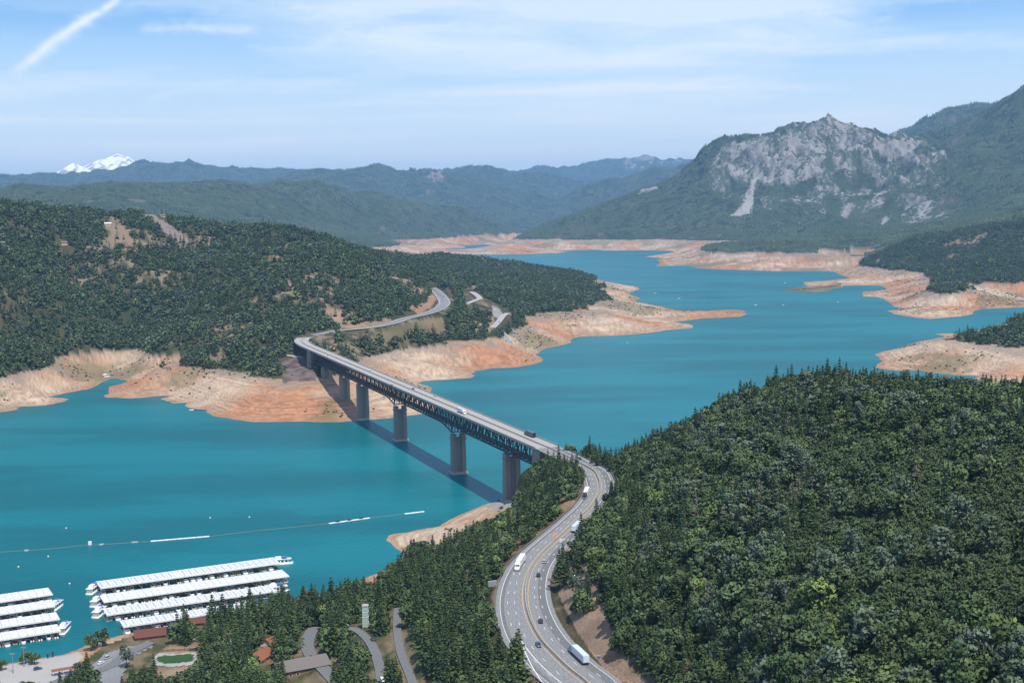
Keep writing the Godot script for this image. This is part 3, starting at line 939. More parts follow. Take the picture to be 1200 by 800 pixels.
func build_sheet() -> void:
	list_patches()
	var total := n_col * n_row
	var used := PackedByteArray()
	used.resize(total)
	var cells := PackedInt32Array()
	for j in n_row - 1:
		for i in n_col - 1:
			var k := j * n_col + i
			if maxf(maxf(land_h[k], land_h[k + 1]), maxf(land_h[k + n_col], land_h[k + n_col + 1])) >= -4.0:
				cells.append(k)
				used[k] = 1
				used[k + 1] = 1
				used[k + n_col] = 1
				used[k + n_col + 1] = 1
	var lines: Array = []
	lines.resize(n_row)
	var job := func(j: int) -> void:
		lines[j] = sheet_row(j, used)
	WorkerThreadPool.wait_for_group_task_completion(WorkerThreadPool.add_group_task(job, n_row))
	var vs := PackedVector3Array()
	var ns := PackedVector3Array()
	var cs := PackedColorArray()
	for l in lines:
		vs.append_array(l[0])
		ns.append_array(l[1])
		cs.append_array(l[2])
		bare.append_array(l[3])
	var place := PackedInt32Array()
	place.resize(total)
	var at := 0
	for k in total:
		if used[k]:
			place[k] = at
			at += 1
	var idx := PackedInt32Array()
	idx.resize(cells.size() * 6)
	var w := 0
	for k in cells:
		idx[w] = place[k]
		idx[w + 1] = place[k + n_col]
		idx[w + 2] = place[k + 1]
		idx[w + 3] = place[k + 1]
		idx[w + 4] = place[k + n_col]
		idx[w + 5] = place[k + n_col + 1]
		w += 6
	var arrays := []
	arrays.resize(Mesh.ARRAY_MAX)
	arrays[Mesh.ARRAY_VERTEX] = vs
	arrays[Mesh.ARRAY_NORMAL] = ns
	arrays[Mesh.ARRAY_COLOR] = cs
	arrays[Mesh.ARRAY_INDEX] = idx
	var mesh := ArrayMesh.new()
	mesh.add_surface_from_arrays(Mesh.PRIMITIVE_TRIANGLES, arrays)
	var o := MeshInstance3D.new()
	o.name = "ground"
	o.mesh = mesh
	o.material_override = mats["ground"]
	o.set_meta("kind", "structure")
	o.set_meta("label", "hills, mountains and bare tan shores round the lake")
	add_child(o)
	print("ground triangles ", idx.size() / 3)

func bare_at(x: float, z: float) -> int:
	var i := index_of(col_u, atan2(x, -z))
	var j := index_of(row_v, log(sqrt(x * x + z * z)))
	return bare[j * n_col + i]

# ---------------------------------------------------------------- water
func make_water() -> void:
	var m := StandardMaterial3D.new()
	m.resource_name = "lake_water"
	m.albedo_color = Color(0.004, 0.130, 0.156).linear_to_srgb()
	m.roughness = 0.32
	m.metallic_specular = 0.12
	var n := FastNoiseLite.new()
	n.seed = 61
	n.frequency = 0.02
	n.fractal_octaves = 5
	n.fractal_gain = 0.6
	var im := n.get_seamless_image(512, 512, false, false, 0.12, true)
	im.bump_map_to_normal_map(3.0)
	m.normal_enabled = true
	m.normal_texture = ImageTexture.create_from_image(im)
	m.normal_scale = 0.5
	m.uv1_triplanar = true
	m.uv1_world_triplanar = true
	m.uv1_scale = Vector3.ONE / 60.0
	# silt drift, and wind lanes whose change of reflection is painted as faint tint
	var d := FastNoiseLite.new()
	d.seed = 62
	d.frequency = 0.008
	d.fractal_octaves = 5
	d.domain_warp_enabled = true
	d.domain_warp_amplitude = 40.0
	var silt_and_sheen := d.get_seamless_image(512, 512, false, false, 0.12, true)
	silt_and_sheen.convert(Image.FORMAT_RGB8)
	var sb := silt_and_sheen.get_data()
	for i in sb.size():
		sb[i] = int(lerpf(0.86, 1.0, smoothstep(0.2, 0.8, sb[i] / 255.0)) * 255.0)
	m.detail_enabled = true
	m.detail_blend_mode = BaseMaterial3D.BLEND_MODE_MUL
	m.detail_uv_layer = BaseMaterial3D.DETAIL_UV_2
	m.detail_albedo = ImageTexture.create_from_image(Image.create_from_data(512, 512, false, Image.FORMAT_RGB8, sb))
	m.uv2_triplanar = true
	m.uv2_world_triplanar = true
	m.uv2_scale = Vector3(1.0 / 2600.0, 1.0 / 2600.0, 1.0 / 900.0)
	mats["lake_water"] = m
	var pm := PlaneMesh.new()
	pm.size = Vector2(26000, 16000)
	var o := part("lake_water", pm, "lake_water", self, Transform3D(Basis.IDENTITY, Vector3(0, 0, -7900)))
	o.set_meta("kind", "structure")
	o.set_meta("label", "turquoise blue reservoir water ruffled by a light wind")

# ---------------------------------------------------------------- the snow peak behind the blue ranges
func make_snow_mountain() -> void:
	var far := 27000.0
	var top := at_range(137, 179.5, far)
	var side := at_range(86, 192, far - 200.0)
	var right := at_range(175, 196, far)
	var n := 150
	var vs := PackedVector3Array()
	var cs := PackedColorArray()
	var idx := PackedInt32Array()
	var rug := FastNoiseLite.new()
	rug.seed = 77
	rug.frequency = 1.0 / 620.0
	rug.fractal_type = FastNoiseLite.FRACTAL_RIDGED
	rug.fractal_octaves = 5
	var centre := Vector2(top.x, top.z)
	for j in n + 1:
		for i in n + 1:
			var x := top.x - 2600.0 + 5200.0 * i / n
			var z := top.z - 1700.0 + 3400.0 * j / n
			var a := Vector2(x, z).distance_to(centre)
			var b := Vector2(x, z).distance_to(Vector2(side.x, side.z))
			var turn := atan2(z - centre.y, x - centre.x)
			var h1 := top.y - a * 0.50 + 0.00008 * a * a + 60.0 * sin(turn * 7.0) * clampf(a / 900.0, 0, 1) * exp(-a / 1800.0)
			var h2 := side.y - b * 0.55 + 0.00008 * b * b
			var h := maxf(h1, h2) + (rug.get_noise_2d(x, z) - 0.2) * 55.0 * clampf(a / 250.0, 0.15, 1.0)
			vs.append(Vector3(x, maxf(h, 200.0), z))
			var rock := rug.get_noise_2d(x * 1.6 + 200.0, z * 1.6 + h)
			var c := Color(0.86, 0.87, 0.89).lerp(Color(0.30, 0.28, 0.29), smoothstep(0.16, 0.5, rock + (900.0 - h) * 0.0004))
			cs.append(c)
	for j in n:
		for i in n:
			var k := j * (n + 1) + i
			idx.append_array([k, k + 1, k + n + 1, k + 1, k + n + 2, k + n + 1])
	var st := SurfaceTool.new()
	var arrays := []
	arrays.resize(Mesh.ARRAY_MAX)
	arrays[Mesh.ARRAY_VERTEX] = vs
	arrays[Mesh.ARRAY_COLOR] = cs
	arrays[Mesh.ARRAY_INDEX] = idx
	var raw := ArrayMesh.new()
	raw.add_surface_from_arrays(Mesh.PRIMITIVE_TRIANGLES, arrays)
	st.create_from(raw, 0)
	st.generate_normals()
	var sm := mat("snow", Color(1, 1, 1), 0.8, 0.0, 0.3)
	sm.vertex_color_use_as_albedo = true
	var o := part("snowy_mountain", st.commit(), "snow", self)
	o.set_meta("kind", "structure")
	o.set_meta("label", "white snow covered double peak behind the blue ranges")

# ---------------------------------------------------------------- trees
# A crown is a cloud of small leaf sprays (two triangles each), every one with its own tone.
class Leaves extends RefCounted:
	var v := PackedVector3Array()
	var n := PackedVector3Array()
	var c := PackedColorArray()

	func spray(at: Vector3, out_dir: Vector3, size: float, tone: Color, rng: RandomNumberGenerator, flat := 0.4) -> void:
		var a := Vector3(rng.randfn(), rng.randfn() * flat, rng.randfn()).normalized()
		var b := Vector3(rng.randfn(), rng.randfn() * flat, rng.randfn()).normalized()
		b = (b - a * a.dot(b)).normalized()
		var face := a.cross(b)
		if face.dot(out_dir + Vector3(0, 0.6, 0)) < 0.0:
			b = -b
			face = -face
		var nn := (face * 0.75 + out_dir * 0.5 + Vector3(0, 0.15, 0)).normalized()
		var p0 := at - a * size * 0.6
		var p1 := at + b * size * rng.randf_range(0.35, 0.6)
		var p2 := at + a * size * rng.randf_range(0.5, 0.8)
		var p3 := at - b * size * rng.randf_range(0.35, 0.6)
		# front faces run clockwise
		for p: Vector3 in [p0, p1, p2, p0, p2, p3]:
			v.append(p)
			n.append(nn)
			c.append(tone)

	func blade(p0: Vector3, p1: Vector3, p2: Vector3, out_dir: Vector3, tone: Color) -> void:
		var face := (p1 - p0).cross(p2 - p0).normalized()
		var q1 := p1
		var q2 := p2
		if face.dot(out_dir) > 0.0:
			q1 = p2
			q2 = p1
			face = -face
		var nn := (-face * 0.7 + out_dir * 0.5).normalized()
		for p: Vector3 in [p0, q1, q2]:
			v.append(p)
			n.append(nn)
			c.append(tone)

	func mesh() -> ArrayMesh:
		var a := []
		a.resize(Mesh.ARRAY_MAX)
		a[Mesh.ARRAY_VERTEX] = v
		a[Mesh.ARRAY_NORMAL] = n
		a[Mesh.ARRAY_COLOR] = c
		var m := ArrayMesh.new()
		m.add_surface_from_arrays(Mesh.PRIMITIVE_TRIANGLES, a)
		return m

func tone_of(spread := 0.22) -> Color:
	var k := rng.randf_range(0.78 - spread, 0.78 + spread)
	return Color(clampf(k * rng.randf_range(0.92, 1.06), 0, 1), clampf(k, 0, 1), clampf(k * rng.randf_range(0.85, 1.05), 0, 1))

# all trees are one unit tall
func conifer_crown(whorls: int, per: int, sprays: int, wide: float, bottom: float, size: float, ragged: float) -> ArrayMesh:
	var l := Leaves.new()
	for w in whorls:
		var t := bottom + (1.0 - bottom) * pow((w + rng.randf() * 0.6) / whorls, 0.92)
		var reach := wide * pow(1.0 - (t - bottom) / (1.0 - bottom), 0.95) * rng.randf_range(1.0 - ragged, 1.0) + 0.012
		var spin := rng.randf() * TAU
		for b in per:
			var a := spin + TAU * (b + rng.randf_range(-0.3, 0.3)) / per
			var far := reach * rng.randf_range(1.0 - ragged, 1.12)
			var out_dir := Vector3(cos(a), 0.25, sin(a)).normalized()
			for s in sprays:
				var k := (s + 0.6 + rng.randf() * 0.5) / sprays
				var droop := -0.22 * far * k * k + 0.06 * k * far
				var side := Vector3(-sin(a), 0, cos(a)) * rng.randfn() * 0.16 * far * k
				l.spray(Vector3(cos(a) * far * k, t + droop, sin(a) * far * k) + side, out_dir, size * rng.randf_range(0.7, 1.25) * (0.65 + 0.5 * k) * (1.12 - 0.62 * t), tone_of(), rng, 0.35)
	for s in 5:
		l.spray(Vector3(rng.randfn() * 0.006, 0.965 + 0.008 * s, rng.randfn() * 0.006), Vector3(0, 1, 0), size * 0.45, tone_of(), rng, 2.0)
	return l.mesh()

func broad_crown(lobes: int, per: int, wide: float, bottom: float, size: float) -> ArrayMesh:
	var l := Leaves.new()
	for b in lobes:
		var a := rng.randf() * TAU
		var t := (b + 0.5) / lobes
		var up := lerpf(bottom + 0.13, 0.86, t)
		var ring := wide * sqrt(maxf(0.0, 1.0 - pow((t - 0.36) / 0.68, 2.0))) * rng.randf_range(0.45, 0.86)
		var mid_ := Vector3(cos(a) * ring, up, sin(a) * ring)
		var r := wide * rng.randf_range(0.30, 0.48)
		var tone := rng.randf_range(0.8, 1.12)
		for s in per:
			var d := Vector3(rng.randfn(), rng.randfn() * 0.9 + 0.25, rng.randfn()).normalized()
			var c := tone_of(0.18) * tone
			l.spray(mid_ + d * r * Vector3(1, 0.8, 1) * rng.randf_range(0.7, 1.04), d, size * rng.randf_range(0.65, 1.3), Color(minf(c.r, 1), minf(c.g, 1), minf(c.b, 1)), rng, 0.9)
	return l.mesh()

func bare_crown() -> ArrayMesh:
	var l := Leaves.new()
	for w in 44:
		var t := rng.randf_range(0.2, 0.96)
		var a := rng.randf() * TAU
		var far := 0.15 * pow(1.0 - t, 0.6) + 0.02
		var o := Vector3(cos(a), 0.15, sin(a))
		var tip := Vector3(0, t, 0) + o * far
		l.blade(Vector3(0, t + 0.006, 0), Vector3(0, t - 0.006, 0), tip, Vector3(0, 1, 0), tone_of())
		for s in 5:
			l.spray(Vector3(0, t, 0).lerp(tip, rng.randf_range(0.4, 1.0)), o, 0.026, tone_of(), rng, 0.8)
	return l.mesh()

func trunk_mesh(top: float, thick: float, limbs: int) -> ArrayMesh:
	var st := SurfaceTool.new()
	st.begin(Mesh.PRIMITIVE_TRIANGLES)
	var sides := 6
	tube(st, [Vector3(0, -0.08, 0), Vector3(0, 0.02, 0), Vector3(0.006, top * 0.5, 0.004), Vector3(0, top, 0)], [thick * 1.5, thick, thick * 0.7, thick * 0.15], sides)
	for b in limbs:
		var a := rng.randf() * TAU
		var y := rng.randf_range(0.25, 0.55)
		tube(st, [Vector3(0, y, 0), Vector3(cos(a) * 0.14, y + 0.13, sin(a) * 0.14), Vector3(cos(a) * 0.24, y + 0.26, sin(a) * 0.24)], [thick * 0.5, thick * 0.32, thick * 0.1], 4)
	st.generate_normals()
	return st.commit()

func tube(st: SurfaceTool, pts: Array, rad: Array, sides: int) -> void:
	for i in pts.size() - 1:
		var d: Vector3 = (pts[i + 1] - pts[i]).normalized()
		var x := d.cross(Vector3(0.3, 0.1, 1)).normalized()
		var y := d.cross(x)
		for s in sides:
			var a0 := TAU * s / sides
			var a1 := TAU * (s + 1) / sides
			var o0 := x * cos(a0) + y * sin(a0)
			var o1 := x * cos(a1) + y * sin(a1)
			var q: Array = [pts[i] + o0 * rad[i], pts[i] + o1 * rad[i], pts[i + 1] + o1 * rad[i + 1], pts[i + 1] + o0 * rad[i + 1]]
			for k in [0, 2, 1, 0, 3, 2]:
				st.add_vertex(q[k])

var kinds := {}      # kind -> array of [crown mesh, trunk mesh]
var simple := {}     # kind -> array of crown meshes for far-off trees
var patch_meshes: Array = []

func make_tree_meshes() -> void:
	kinds = {"pine": [], "fir": [], "grey_pine": [], "oak": [], "shrub": [], "dead": []}
	for i in 3:
		kinds.pine.append([conifer_crown(19, 6, 6, 0.235 + 0.025 * i, 0.12, 0.066, 0.45), trunk_mesh(0.95, 0.017, 0)])
		kinds.fir.append([conifer_crown(24, 7, 5, 0.20 + 0.025 * i, 0.06, 0.056, 0.3), trunk_mesh(0.95, 0.015, 0)])
		kinds.oak.append([broad_crown(17, 48, 0.42 + 0.05 * i, 0.16, 0.095), trunk_mesh(0.6, 0.028, 5)])
		kinds.shrub.append([broad_crown(9, 26, 0.62, 0.02, 0.19), trunk_mesh(0.4, 0.03, 2)])
	for i in 2:
		kinds.grey_pine.append([broad_crown(22, 26, 0.25 + 0.04 * i, 0.20, 0.062), trunk_mesh(0.8, 0.018, 6)])
		kinds.dead.append([bare_crown(), trunk_mesh(0.97, 0.014, 5)])
	simple = {"pine": [], "fir": [], "grey_pine": [], "oak": []}
	for i in 3:
		simple.pine.append(conifer_crown(10, 5, 2, 0.26, 0.05, 0.14, 0.4))
		simple.fir.append(conifer_crown(12, 5, 2, 0.21, 0.03, 0.12, 0.3))
		simple.oak.append(broad_crown(9, 11, 0.50, 0.02, 0.21))
		simple.grey_pine.append(broad_crown(9, 9, 0.30, 0.08, 0.15))
	# a stand of far-off trees, 30 m across
	for v in 4:
		var l := Leaves.new()
		for t in 15:
			var x := rng.randf_range(-17, 17)
			var z := rng.randf_range(-17, 17)
			var h := rng.randf_range(8, 17)
			var round_one := rng.randf() < 0.4
			var tone := tone_of(0.2)
			var spin := rng.randf() * TAU
			for k in 5:
				var a := spin + TAU * k / 5.0
				var o := Vector3(cos(a), 0.35, sin(a)).normalized()
				var b := a + TAU / 5.0
				var w := h * (0.36 if round_one else 0.2) * rng.randf_range(0.8, 1.2)
				var base := Vector3(x, 0, z)
				if round_one:
					l.blade(base + Vector3(cos(a) * w, h * 0.32, sin(a) * w), base + Vector3(cos(b) * w, h * 0.3, sin(b) * w), base + Vector3(0, h * 0.7, 0), o, tone)
					l.blade(base + Vector3(cos(a) * w, h * 0.32, sin(a) * w), base + Vector3(cos(b) * w, h * 0.3, sin(b) * w), base + Vector3(0, -h * 0.2, 0), o, tone)
				else:
					l.blade(base + Vector3(cos(a) * w, rng.randf_range(-0.1, 0.25) * h, sin(a) * w), base + Vector3(cos(b) * w, h * 0.05, sin(b) * w), base + Vector3(0, h, 0), o, tone)
		patch_meshes.append(l.mesh())

const TONES := {
	"pine": [Color(0.062, 0.088, 0.034), Color(0.046, 0.069, 0.030)],
	"fir": [Color(0.039, 0.063, 0.031), Color(0.052, 0.077, 0.034)],
	"grey_pine": [Color(0.086, 0.113, 0.083), Color(0.066, 0.091, 0.064)],
	"oak": [Color(0.054, 0.083, 0.036), Color(0.076, 0.104, 0.050)],
	"shrub": [Color(0.064, 0.089, 0.043), Color(0.050, 0.073, 0.036)],
	"dead": [Color(0.23, 0.155, 0.115), Color(0.27, 0.235, 0.22)]}

func tree_colour(kind: String) -> Color:
	var t: Array = TONES[kind]
	var c: Color = t[0].lerp(t[1], rng.randf())
	var k := rng.randf_range(0.82, 1.24)
	if kind == "oak" and rng.randf() < 0.07:
		c = Color(0.115, 0.155, 0.055)
	return Color(c.r * k * 1.42, c.g * k * 1.46, c.b * k * 1.42)

# lists of placed copies: key -> [mesh, PackedFloat32Array buffer]
var sown := {}

func sow(key: String, mesh: Mesh, at: Vector3, size: Vector3, turn: float, c: Color, slope := Vector2.ZERO) -> void:
	if not sown.has(key):
		sown[key] = [mesh, PackedFloat32Array()]
	var b: PackedFloat32Array = sown[key][1]
	var s := sin(turn)
	var k := cos(turn)
	# columns: where x, y and z of the tree go; with a slope the foot of every tree of a stand follows the hillside
	var xx := k * size.x
	var xz := -s * size.x
	var zx := s * size.z
	var zz := k * size.z
	b.append_array(PackedFloat32Array([xx, 0, zx, at.x, xx * slope.x + xz * slope.y, size.y, zx * slope.x + zz * slope.y, at.y, xz, 0, zz, at.z, c.r, c.g, c.b, 1.0]))
	sown[key][1] = b

func pick_kind(x: float, z: float, h: float, r: float) -> String:
	var n := tint.get_noise_2d(x * 0.8 + 50.0, z * 0.8)
	var roll := rng.randf()
	if r < 1300.0:
		# the hill right of the highway is oak and brush with pines along its crest; the resort side is mostly pine
		var hill := smoothstep(62.0, 95.0, h)
		var px := to_pixel(Vector3(x, h, z))
		var crest_ := smoothstep(560.0, 470.0, px.y) * hill
		var left_side := smoothstep(860.0, 720.0, px.x)
		var conifer := lerpf(0.42, 0.06 + 0.30 * crest_ + 0.36 * left_side, hill) + 0.3 * n
		var brush := hill * smoothstep(880.0, 1010.0, px.x + 160.0 * n) * smoothstep(470.0, 520.0, px.y) * smoothstep(790.0, 690.0, px.y + 90.0 * n)
		if rng.randf() < brush * 0.86:
			return "shrub"
		if roll < conifer:
			return "pine" if rng.randf() < 0.55 else "fir"
		if hill > 0.5 and rng.randf() < 0.15 + 0.2 * n:
			return "grey_pine"
		if hill > 0.5 and rng.randf() < 0.36:
			return "shrub"
		if rng.randf() < 0.03:
			return "dead"
		return "oak" if rng.randf() < 0.9 else "shrub"
	if roll < 0.48 + 0.7 * n:
		return "pine" if rng.randf() < 0.45 else "fir"
	if rng.randf() < 0.18 - 0.3 * n:
		return "grey_pine"
	return "oak"

# where the photograph shows water, bare ground or roofs, no tree stands in front
const TREE_TOPS := [-50.0, 790.0, 60.0, 795.0, 95.0, 765.0, 112.0, 745.0, 150.0, 735.0, 240.0, 684.0, 330.0, 676.0, 380.0, 682.0, 440.0, 678.0, 470.0, 650.0, 484.0, 632.0, 500.0, 628.0, 540.0, 618.0, 552.0, 612.0, 570.0, 606.0, 597.0, 592.0, 609.0, 588.0, 614.0, 556.0, 627.0, 540.0, 641.0, 523.0, 655.0, 521.0, 690.0, 518.0]
var open_ground: Array = []

func hides_open_ground(p: Vector3, kind: String) -> bool:
	if open_ground.is_empty():
		for a in [[152, 722, 200, 722, 206, 750, 186, 756, 152, 752], [105, 800, 106, 780, 124, 764, 176, 752, 182, 760, 150, 785, 142, 800], [178, 782, 180, 766, 200, 752, 236, 752, 236, 780, 205, 786], [292, 778, 296, 758, 306, 744, 324, 740, 326, 756, 316, 780], [330, 798, 332, 766, 356, 760, 358, 738, 372, 738, 372, 760, 392, 788, 380, 800], [400, 742, 412, 730, 436, 708, 440, 740, 452, 775, 452, 800, 436, 800, 430, 760], [459, 715, 470, 712, 478, 770, 496, 800, 474, 800, 462, 750], [222, 715, 242, 715, 242, 733, 222, 735]]:
			open_ground.append(poly(a))
	var tall: float = HEIGHTS[kind][1] * (1.2 if kind in ["pine", "fir"] and p.y < 62.0 else 1.0)
	var top := to_pixel(p + Vector3(0, tall * 0.92, 0))
	if top.x < 690.0 and p.x < 60.0:
		for i in range(0, TREE_TOPS.size() - 2, 2):
			if top.x >= TREE_TOPS[i] and top.x < TREE_TOPS[i + 2]:
				if top.y < lerpf(TREE_TOPS[i + 1], TREE_TOPS[i + 3], (top.x - TREE_TOPS[i]) / (TREE_TOPS[i + 2] - TREE_TOPS[i])):
					return true
	if top.x < 660.0:
		for k in [0.1, 0.5, 0.85]:
			var q := to_pixel(p + Vector3(0, tall * k, 0))
			for a: PackedVector2Array in open_ground:
				if Geometry2D.is_point_in_polygon(q, a):
					return true
	return false

const HEIGHTS := {"pine": [9.0, 17.0], "fir": [8.0, 16.0], "grey_pine": [8.0, 17.0], "oak": [4.5, 13.0], "shrub": [2.0, 4.8], "dead": [8.0, 15.0]}
const KEEP_ONE_BY_ONE := {"pine": 260, "fir": 40, "oak": 290, "grey_pine": 120, "dead": 60}
var keep_clear: Array = []       # [centre, radius] of buildings and the like

func clear_of_things(x: float, z: float) -> bool:
	for k in keep_clear:
		if Vector2(x - k[0].x, z - k[0].z).length_squared() < k[1] * k[1]:
			return false
	return true

func make_trees() -> void:
	make_tree_meshes()
	var near: Array = []
	# near side of the lake
	for t in 35000:
		var r := sqrt(rng.randf_range(300.0 * 300.0, 1160.0 * 1160.0))
		var u := rng.randf_range(-0.43, 0.43)
		var x := r * sin(u)
		var z := -r * cos(u)
		var h := height_at(x, z)
		var b := bare_at(x, z)
		if h < 3.0 or (h < 24.0 and rng.randf() > smoothstep(2.0, 24.0 if x > -60.0 else 9.0, h)):
			continue
		if b == 1 and h >= 29.0 or b == 2 and rng.randf() > 0.16:
			continue
		if road_gap(x, z) < 2.5 + rng.randf() * 3.0 or not clear_of_things(x, z):
			continue
		var kind := pick_kind(x, z, h, r)
		if h < 24.0 and kind in ["oak", "shrub"] and x > -60.0:
			continue
		if hides_open_ground(Vector3(x, h, z), kind):
			continue
		near.append([kind, Vector3(x, h, z), r])
	# low brush fills the gaps on the hill beside the highway
	for t in 15000:
		var r := sqrt(rng.randf_range(330.0 * 330.0, 900.0 * 900.0))
		var u := rng.randf_range(0.04, 0.43)
		var x := r * sin(u)
		var z := -r * cos(u)
		var h := height_at(x, z)
		if h > 68.0 and road_gap(x, z) > 5.0 and bare_at(x, z) == 0:
			near.append(["shrub", Vector3(x, h, z), r])
	near.sort_custom(func(a, b): return a[2] < b[2])
	near = extra_trees() + near
	var count := {}
	var protos := {}
	for a in near:
		var kind: String = a[0]
		var p: Vector3 = a[1]
		var span_h: Array = HEIGHTS[kind]
		var tall := lerpf(span_h[0], span_h[1], pow(rng.randf(), 1.35 if kind == "oak" else 0.9))
		if a.size() > 3:
			tall = a[3]
		elif p.y < 62.0 and kind in ["pine", "fir"]:
			tall *= 1.28
		var wide := tall * rng.randf_range(0.85, 1.2)
		var v := rng.randi() % (kinds[kind] as Array).size()
		var turn := rng.randf() * TAU
		var c := tree_colour(kind)
		var pair: Array = kinds[kind][v]
		var px := to_pixel(p + Vector3(0, tall * 0.6, 0))
		var seen: bool = px.x > 0 and px.x < 1200 and px.y > -20 and px.y < 800
		if seen and KEEP_ONE_BY_ONE.has(kind) and count.get(kind, 0) < KEEP_ONE_BY_ONE[kind]:
			count[kind] = count.get(kind, 0) + 1
			one_tree(kind, v, p, Vector3(wide, tall, wide), turn, c)
			continue
		sow("near_%s_crown_%d" % [kind, v], pair[0], p - Vector3(0, 0.15, 0), Vector3(wide, tall, wide), turn, c)
		if kind != "shrub":
			sow("near_trunk_%s_%d" % [kind, v], pair[1], p - Vector3(0, 0.15, 0), Vector3(tall, tall, tall), turn, Color.WHITE)
	# across the water, out to the headland, leaving the roads in sight
	var roads_seen: Array = [poly([343, 410, 347, 394, 372, 387, 392, 384, 394, 390, 374, 396, 366, 408]), poly([396, 384, 440, 377, 480, 366, 500, 356, 506, 337, 528, 337, 534, 356, 515, 371, 470, 383, 400, 393]), poly([540, 338, 556, 336, 572, 350, 594, 361, 602, 367, 594, 378, 576, 390, 570, 384, 582, 368, 562, 357, 545, 361])]
	for t in 170000:
		var r := sqrt(rng.randf_range(1500.0 * 1500.0, 5000.0 * 5000.0))
		var u := rng.randf_range(-0.41, 0.41)
		var x := r * sin(u)
		var z := -r * cos(u)
		var h := height_at(x, z)
		if h < 26.0:
			continue
		var b := bare_at(x, z)
		if b == 1 or b == 2 and rng.randf() > 0.12 + 0.8 * smoothstep(-0.05, 0.12, small.get_noise_2d(x * 0.5, z * 0.5)) or road_gap(x, z) < 3.0 or not clear_of_things(x, z):
			continue
		var open := mid.get_noise_2d(x * 0.9 + 31.0, z * 0.9)
		if rng.randf() < smoothstep(0.26, 0.5, open) * 0.8:
			continue
		var hid := false
		for up: float in ([1.0, 6.0, 11.0] if r > 1650.0 and r < 3300.0 and u < 0.02 and u > -0.17 else []):
			var q := to_pixel(Vector3(x, h + up, z))
			for a: PackedVector2Array in roads_seen:
				if Geometry2D.is_point_in_polygon(q, a):
					hid = true
		if hid:
			continue
		var kind := pick_kind(x, z, h, r)
		var tall := lerpf(HEIGHTS[kind][0], HEIGHTS[kind][1], rng.randf()) * 1.05
		var v := rng.randi() % 3
		var wide := tall * rng.randf_range(0.95, 1.3)
		sow("mid_%s_%d" % [kind, v], simple[kind][v], Vector3(x, h - 0.4, z), Vector3(wide, tall, wide), rng.randf() * TAU, tree_colour(kind))
	# brush and seedlings on the drawn-down shore
	for t in 60000:
		var r := sqrt(rng.randf_range(700.0 * 700.0, 4600.0 * 4600.0))
		var u := rng.randf_range(-0.41, 0.41)
		var x := r * sin(u)
		var z := -r * cos(u)
		var h := height_at(x, z)
		if h < 2.0 or h > 31.0:
			continue
		var g := mid.get_noise_2d(x * 0.8 + 70.0, z * 0.8) + 0.5 * small.get_noise_2d(x * 0.5, z * 0.5)
		if rng.randf() > smoothstep(0.0, 0.5, g + h * 0.006) or road_gap(x, z) < 2.0 or not clear_of_things(x, z):
			continue
		var tall := rng.randf_range(0.8, 2.4)
		var v := rng.randi() % 3
		sow("mid_brush_%d" % v, simple["oak"][v], Vector3(x, h - 0.2, z), Vector3(tall * 1.5, tall, tall * 1.5), rng.randf() * TAU, tree_colour("shrub"))
	# the mountains
	for t in 200000:
		var crags := t >= 150000
		var r := 4950.0 * pow(25500.0 / 4950.0, rng.randf()) if not crags else rng.randf_range(7200.0, 9300.0)
		var far := r > 11500.0
		# as many stands per hectare everywhere, fewer and larger ones in the blue distance
		var u := rng.randf_range(-0.40, 0.40)
		var want := r / (11500.0 if not far else 25500.0)
		if crags:
			u = rng.randf_range(0.12, 0.33)
		elif rng.randf() > want * want * (1.0 if not far else 0.9):
			continue
		var x := r * sin(u)
		var z := -r * cos(u)
		var h := height_at(x, z)
		if h < ring_top(r) + 1.0:
			continue
		var b := bare_at(x, z)
		if b == 1:
			continue
		var on_rock := b >= 2
		if crags and not on_rock:
			continue
		if on_rock and rng.randf() > clampf((0.14 if b == 2 else 0.44) + 1.6 * mid.get_noise_2d(x * 1.6, z * 1.6 + h), 0.05, 0.95):
			continue
		var e := 30.0
		var slope := Vector2((height_at(x + e, z) - height_at(x - e, z)) / (2.0 * e), (height_at(x, z + e) - height_at(x, z - e)) / (2.0 * e)).limit_length(1.2)
		var scar := smoothstep(0.34, 0.6, mid.get_noise_2d(x * 1.1, z * 1.1))
		if rng.randf() < scar * 0.8:
			continue
		var k := rng.randf_range(0.85, 1.15)
		var size := (0.45 if on_rock else 1.0) if not far else 1.9
		var base := Color(0.046, 0.068, 0.036).lerp(Color(0.066, 0.086, 0.052), clampf(0.5 + 1.2 * tint.get_noise_2d(x * 0.3, z * 0.3), 0, 1))
		sow("far_%d" % (rng.randi() % 4), patch_meshes[rng.randi() % 4], Vector3(x, h - 1.0, z), Vector3(size * 1.1, size, size * 1.1), rng.randf() * TAU, Color(base.r * k * 1.5, base.g * k * 1.55, base.b * k * 1.5), slope)
	var woods := {
		"near_": ["woodland", "mixed pine and oak wood covering the near hill and the lake bank"],
		"mid_": ["headland_forest", "dense dark forest on the hills across the water"],
		"far_": ["mountain_forest", "blue green forest cloaking the far mountains"]}
	for start: String in woods:
		var o := Node3D.new()
		o.name = woods[start][0]
		add_child(o)
		tag(o, woods[start][1], "forest", "", "stuff")
		for key: String in sown:
			if not key.begins_with(start):
				continue
			var mm := MultiMesh.new()
			mm.transform_format = MultiMesh.TRANSFORM_3D
			mm.use_colors = true
			mm.mesh = sown[key][0]
			var buf: PackedFloat32Array = sown[key][1]
			mm.instance_count = buf.size() / 16
			mm.buffer = buf
			var mi := MultiMeshInstance3D.new()
			mi.name = "trunks" if "trunk" in key else "foliage"
			mi.multimesh = mm
			mi.material_override = mats["bark"] if "trunk" in key else mats["foliage"]
			mi.set_meta("kind", "stuff")
			o.add_child(mi, true)
		var n := 0
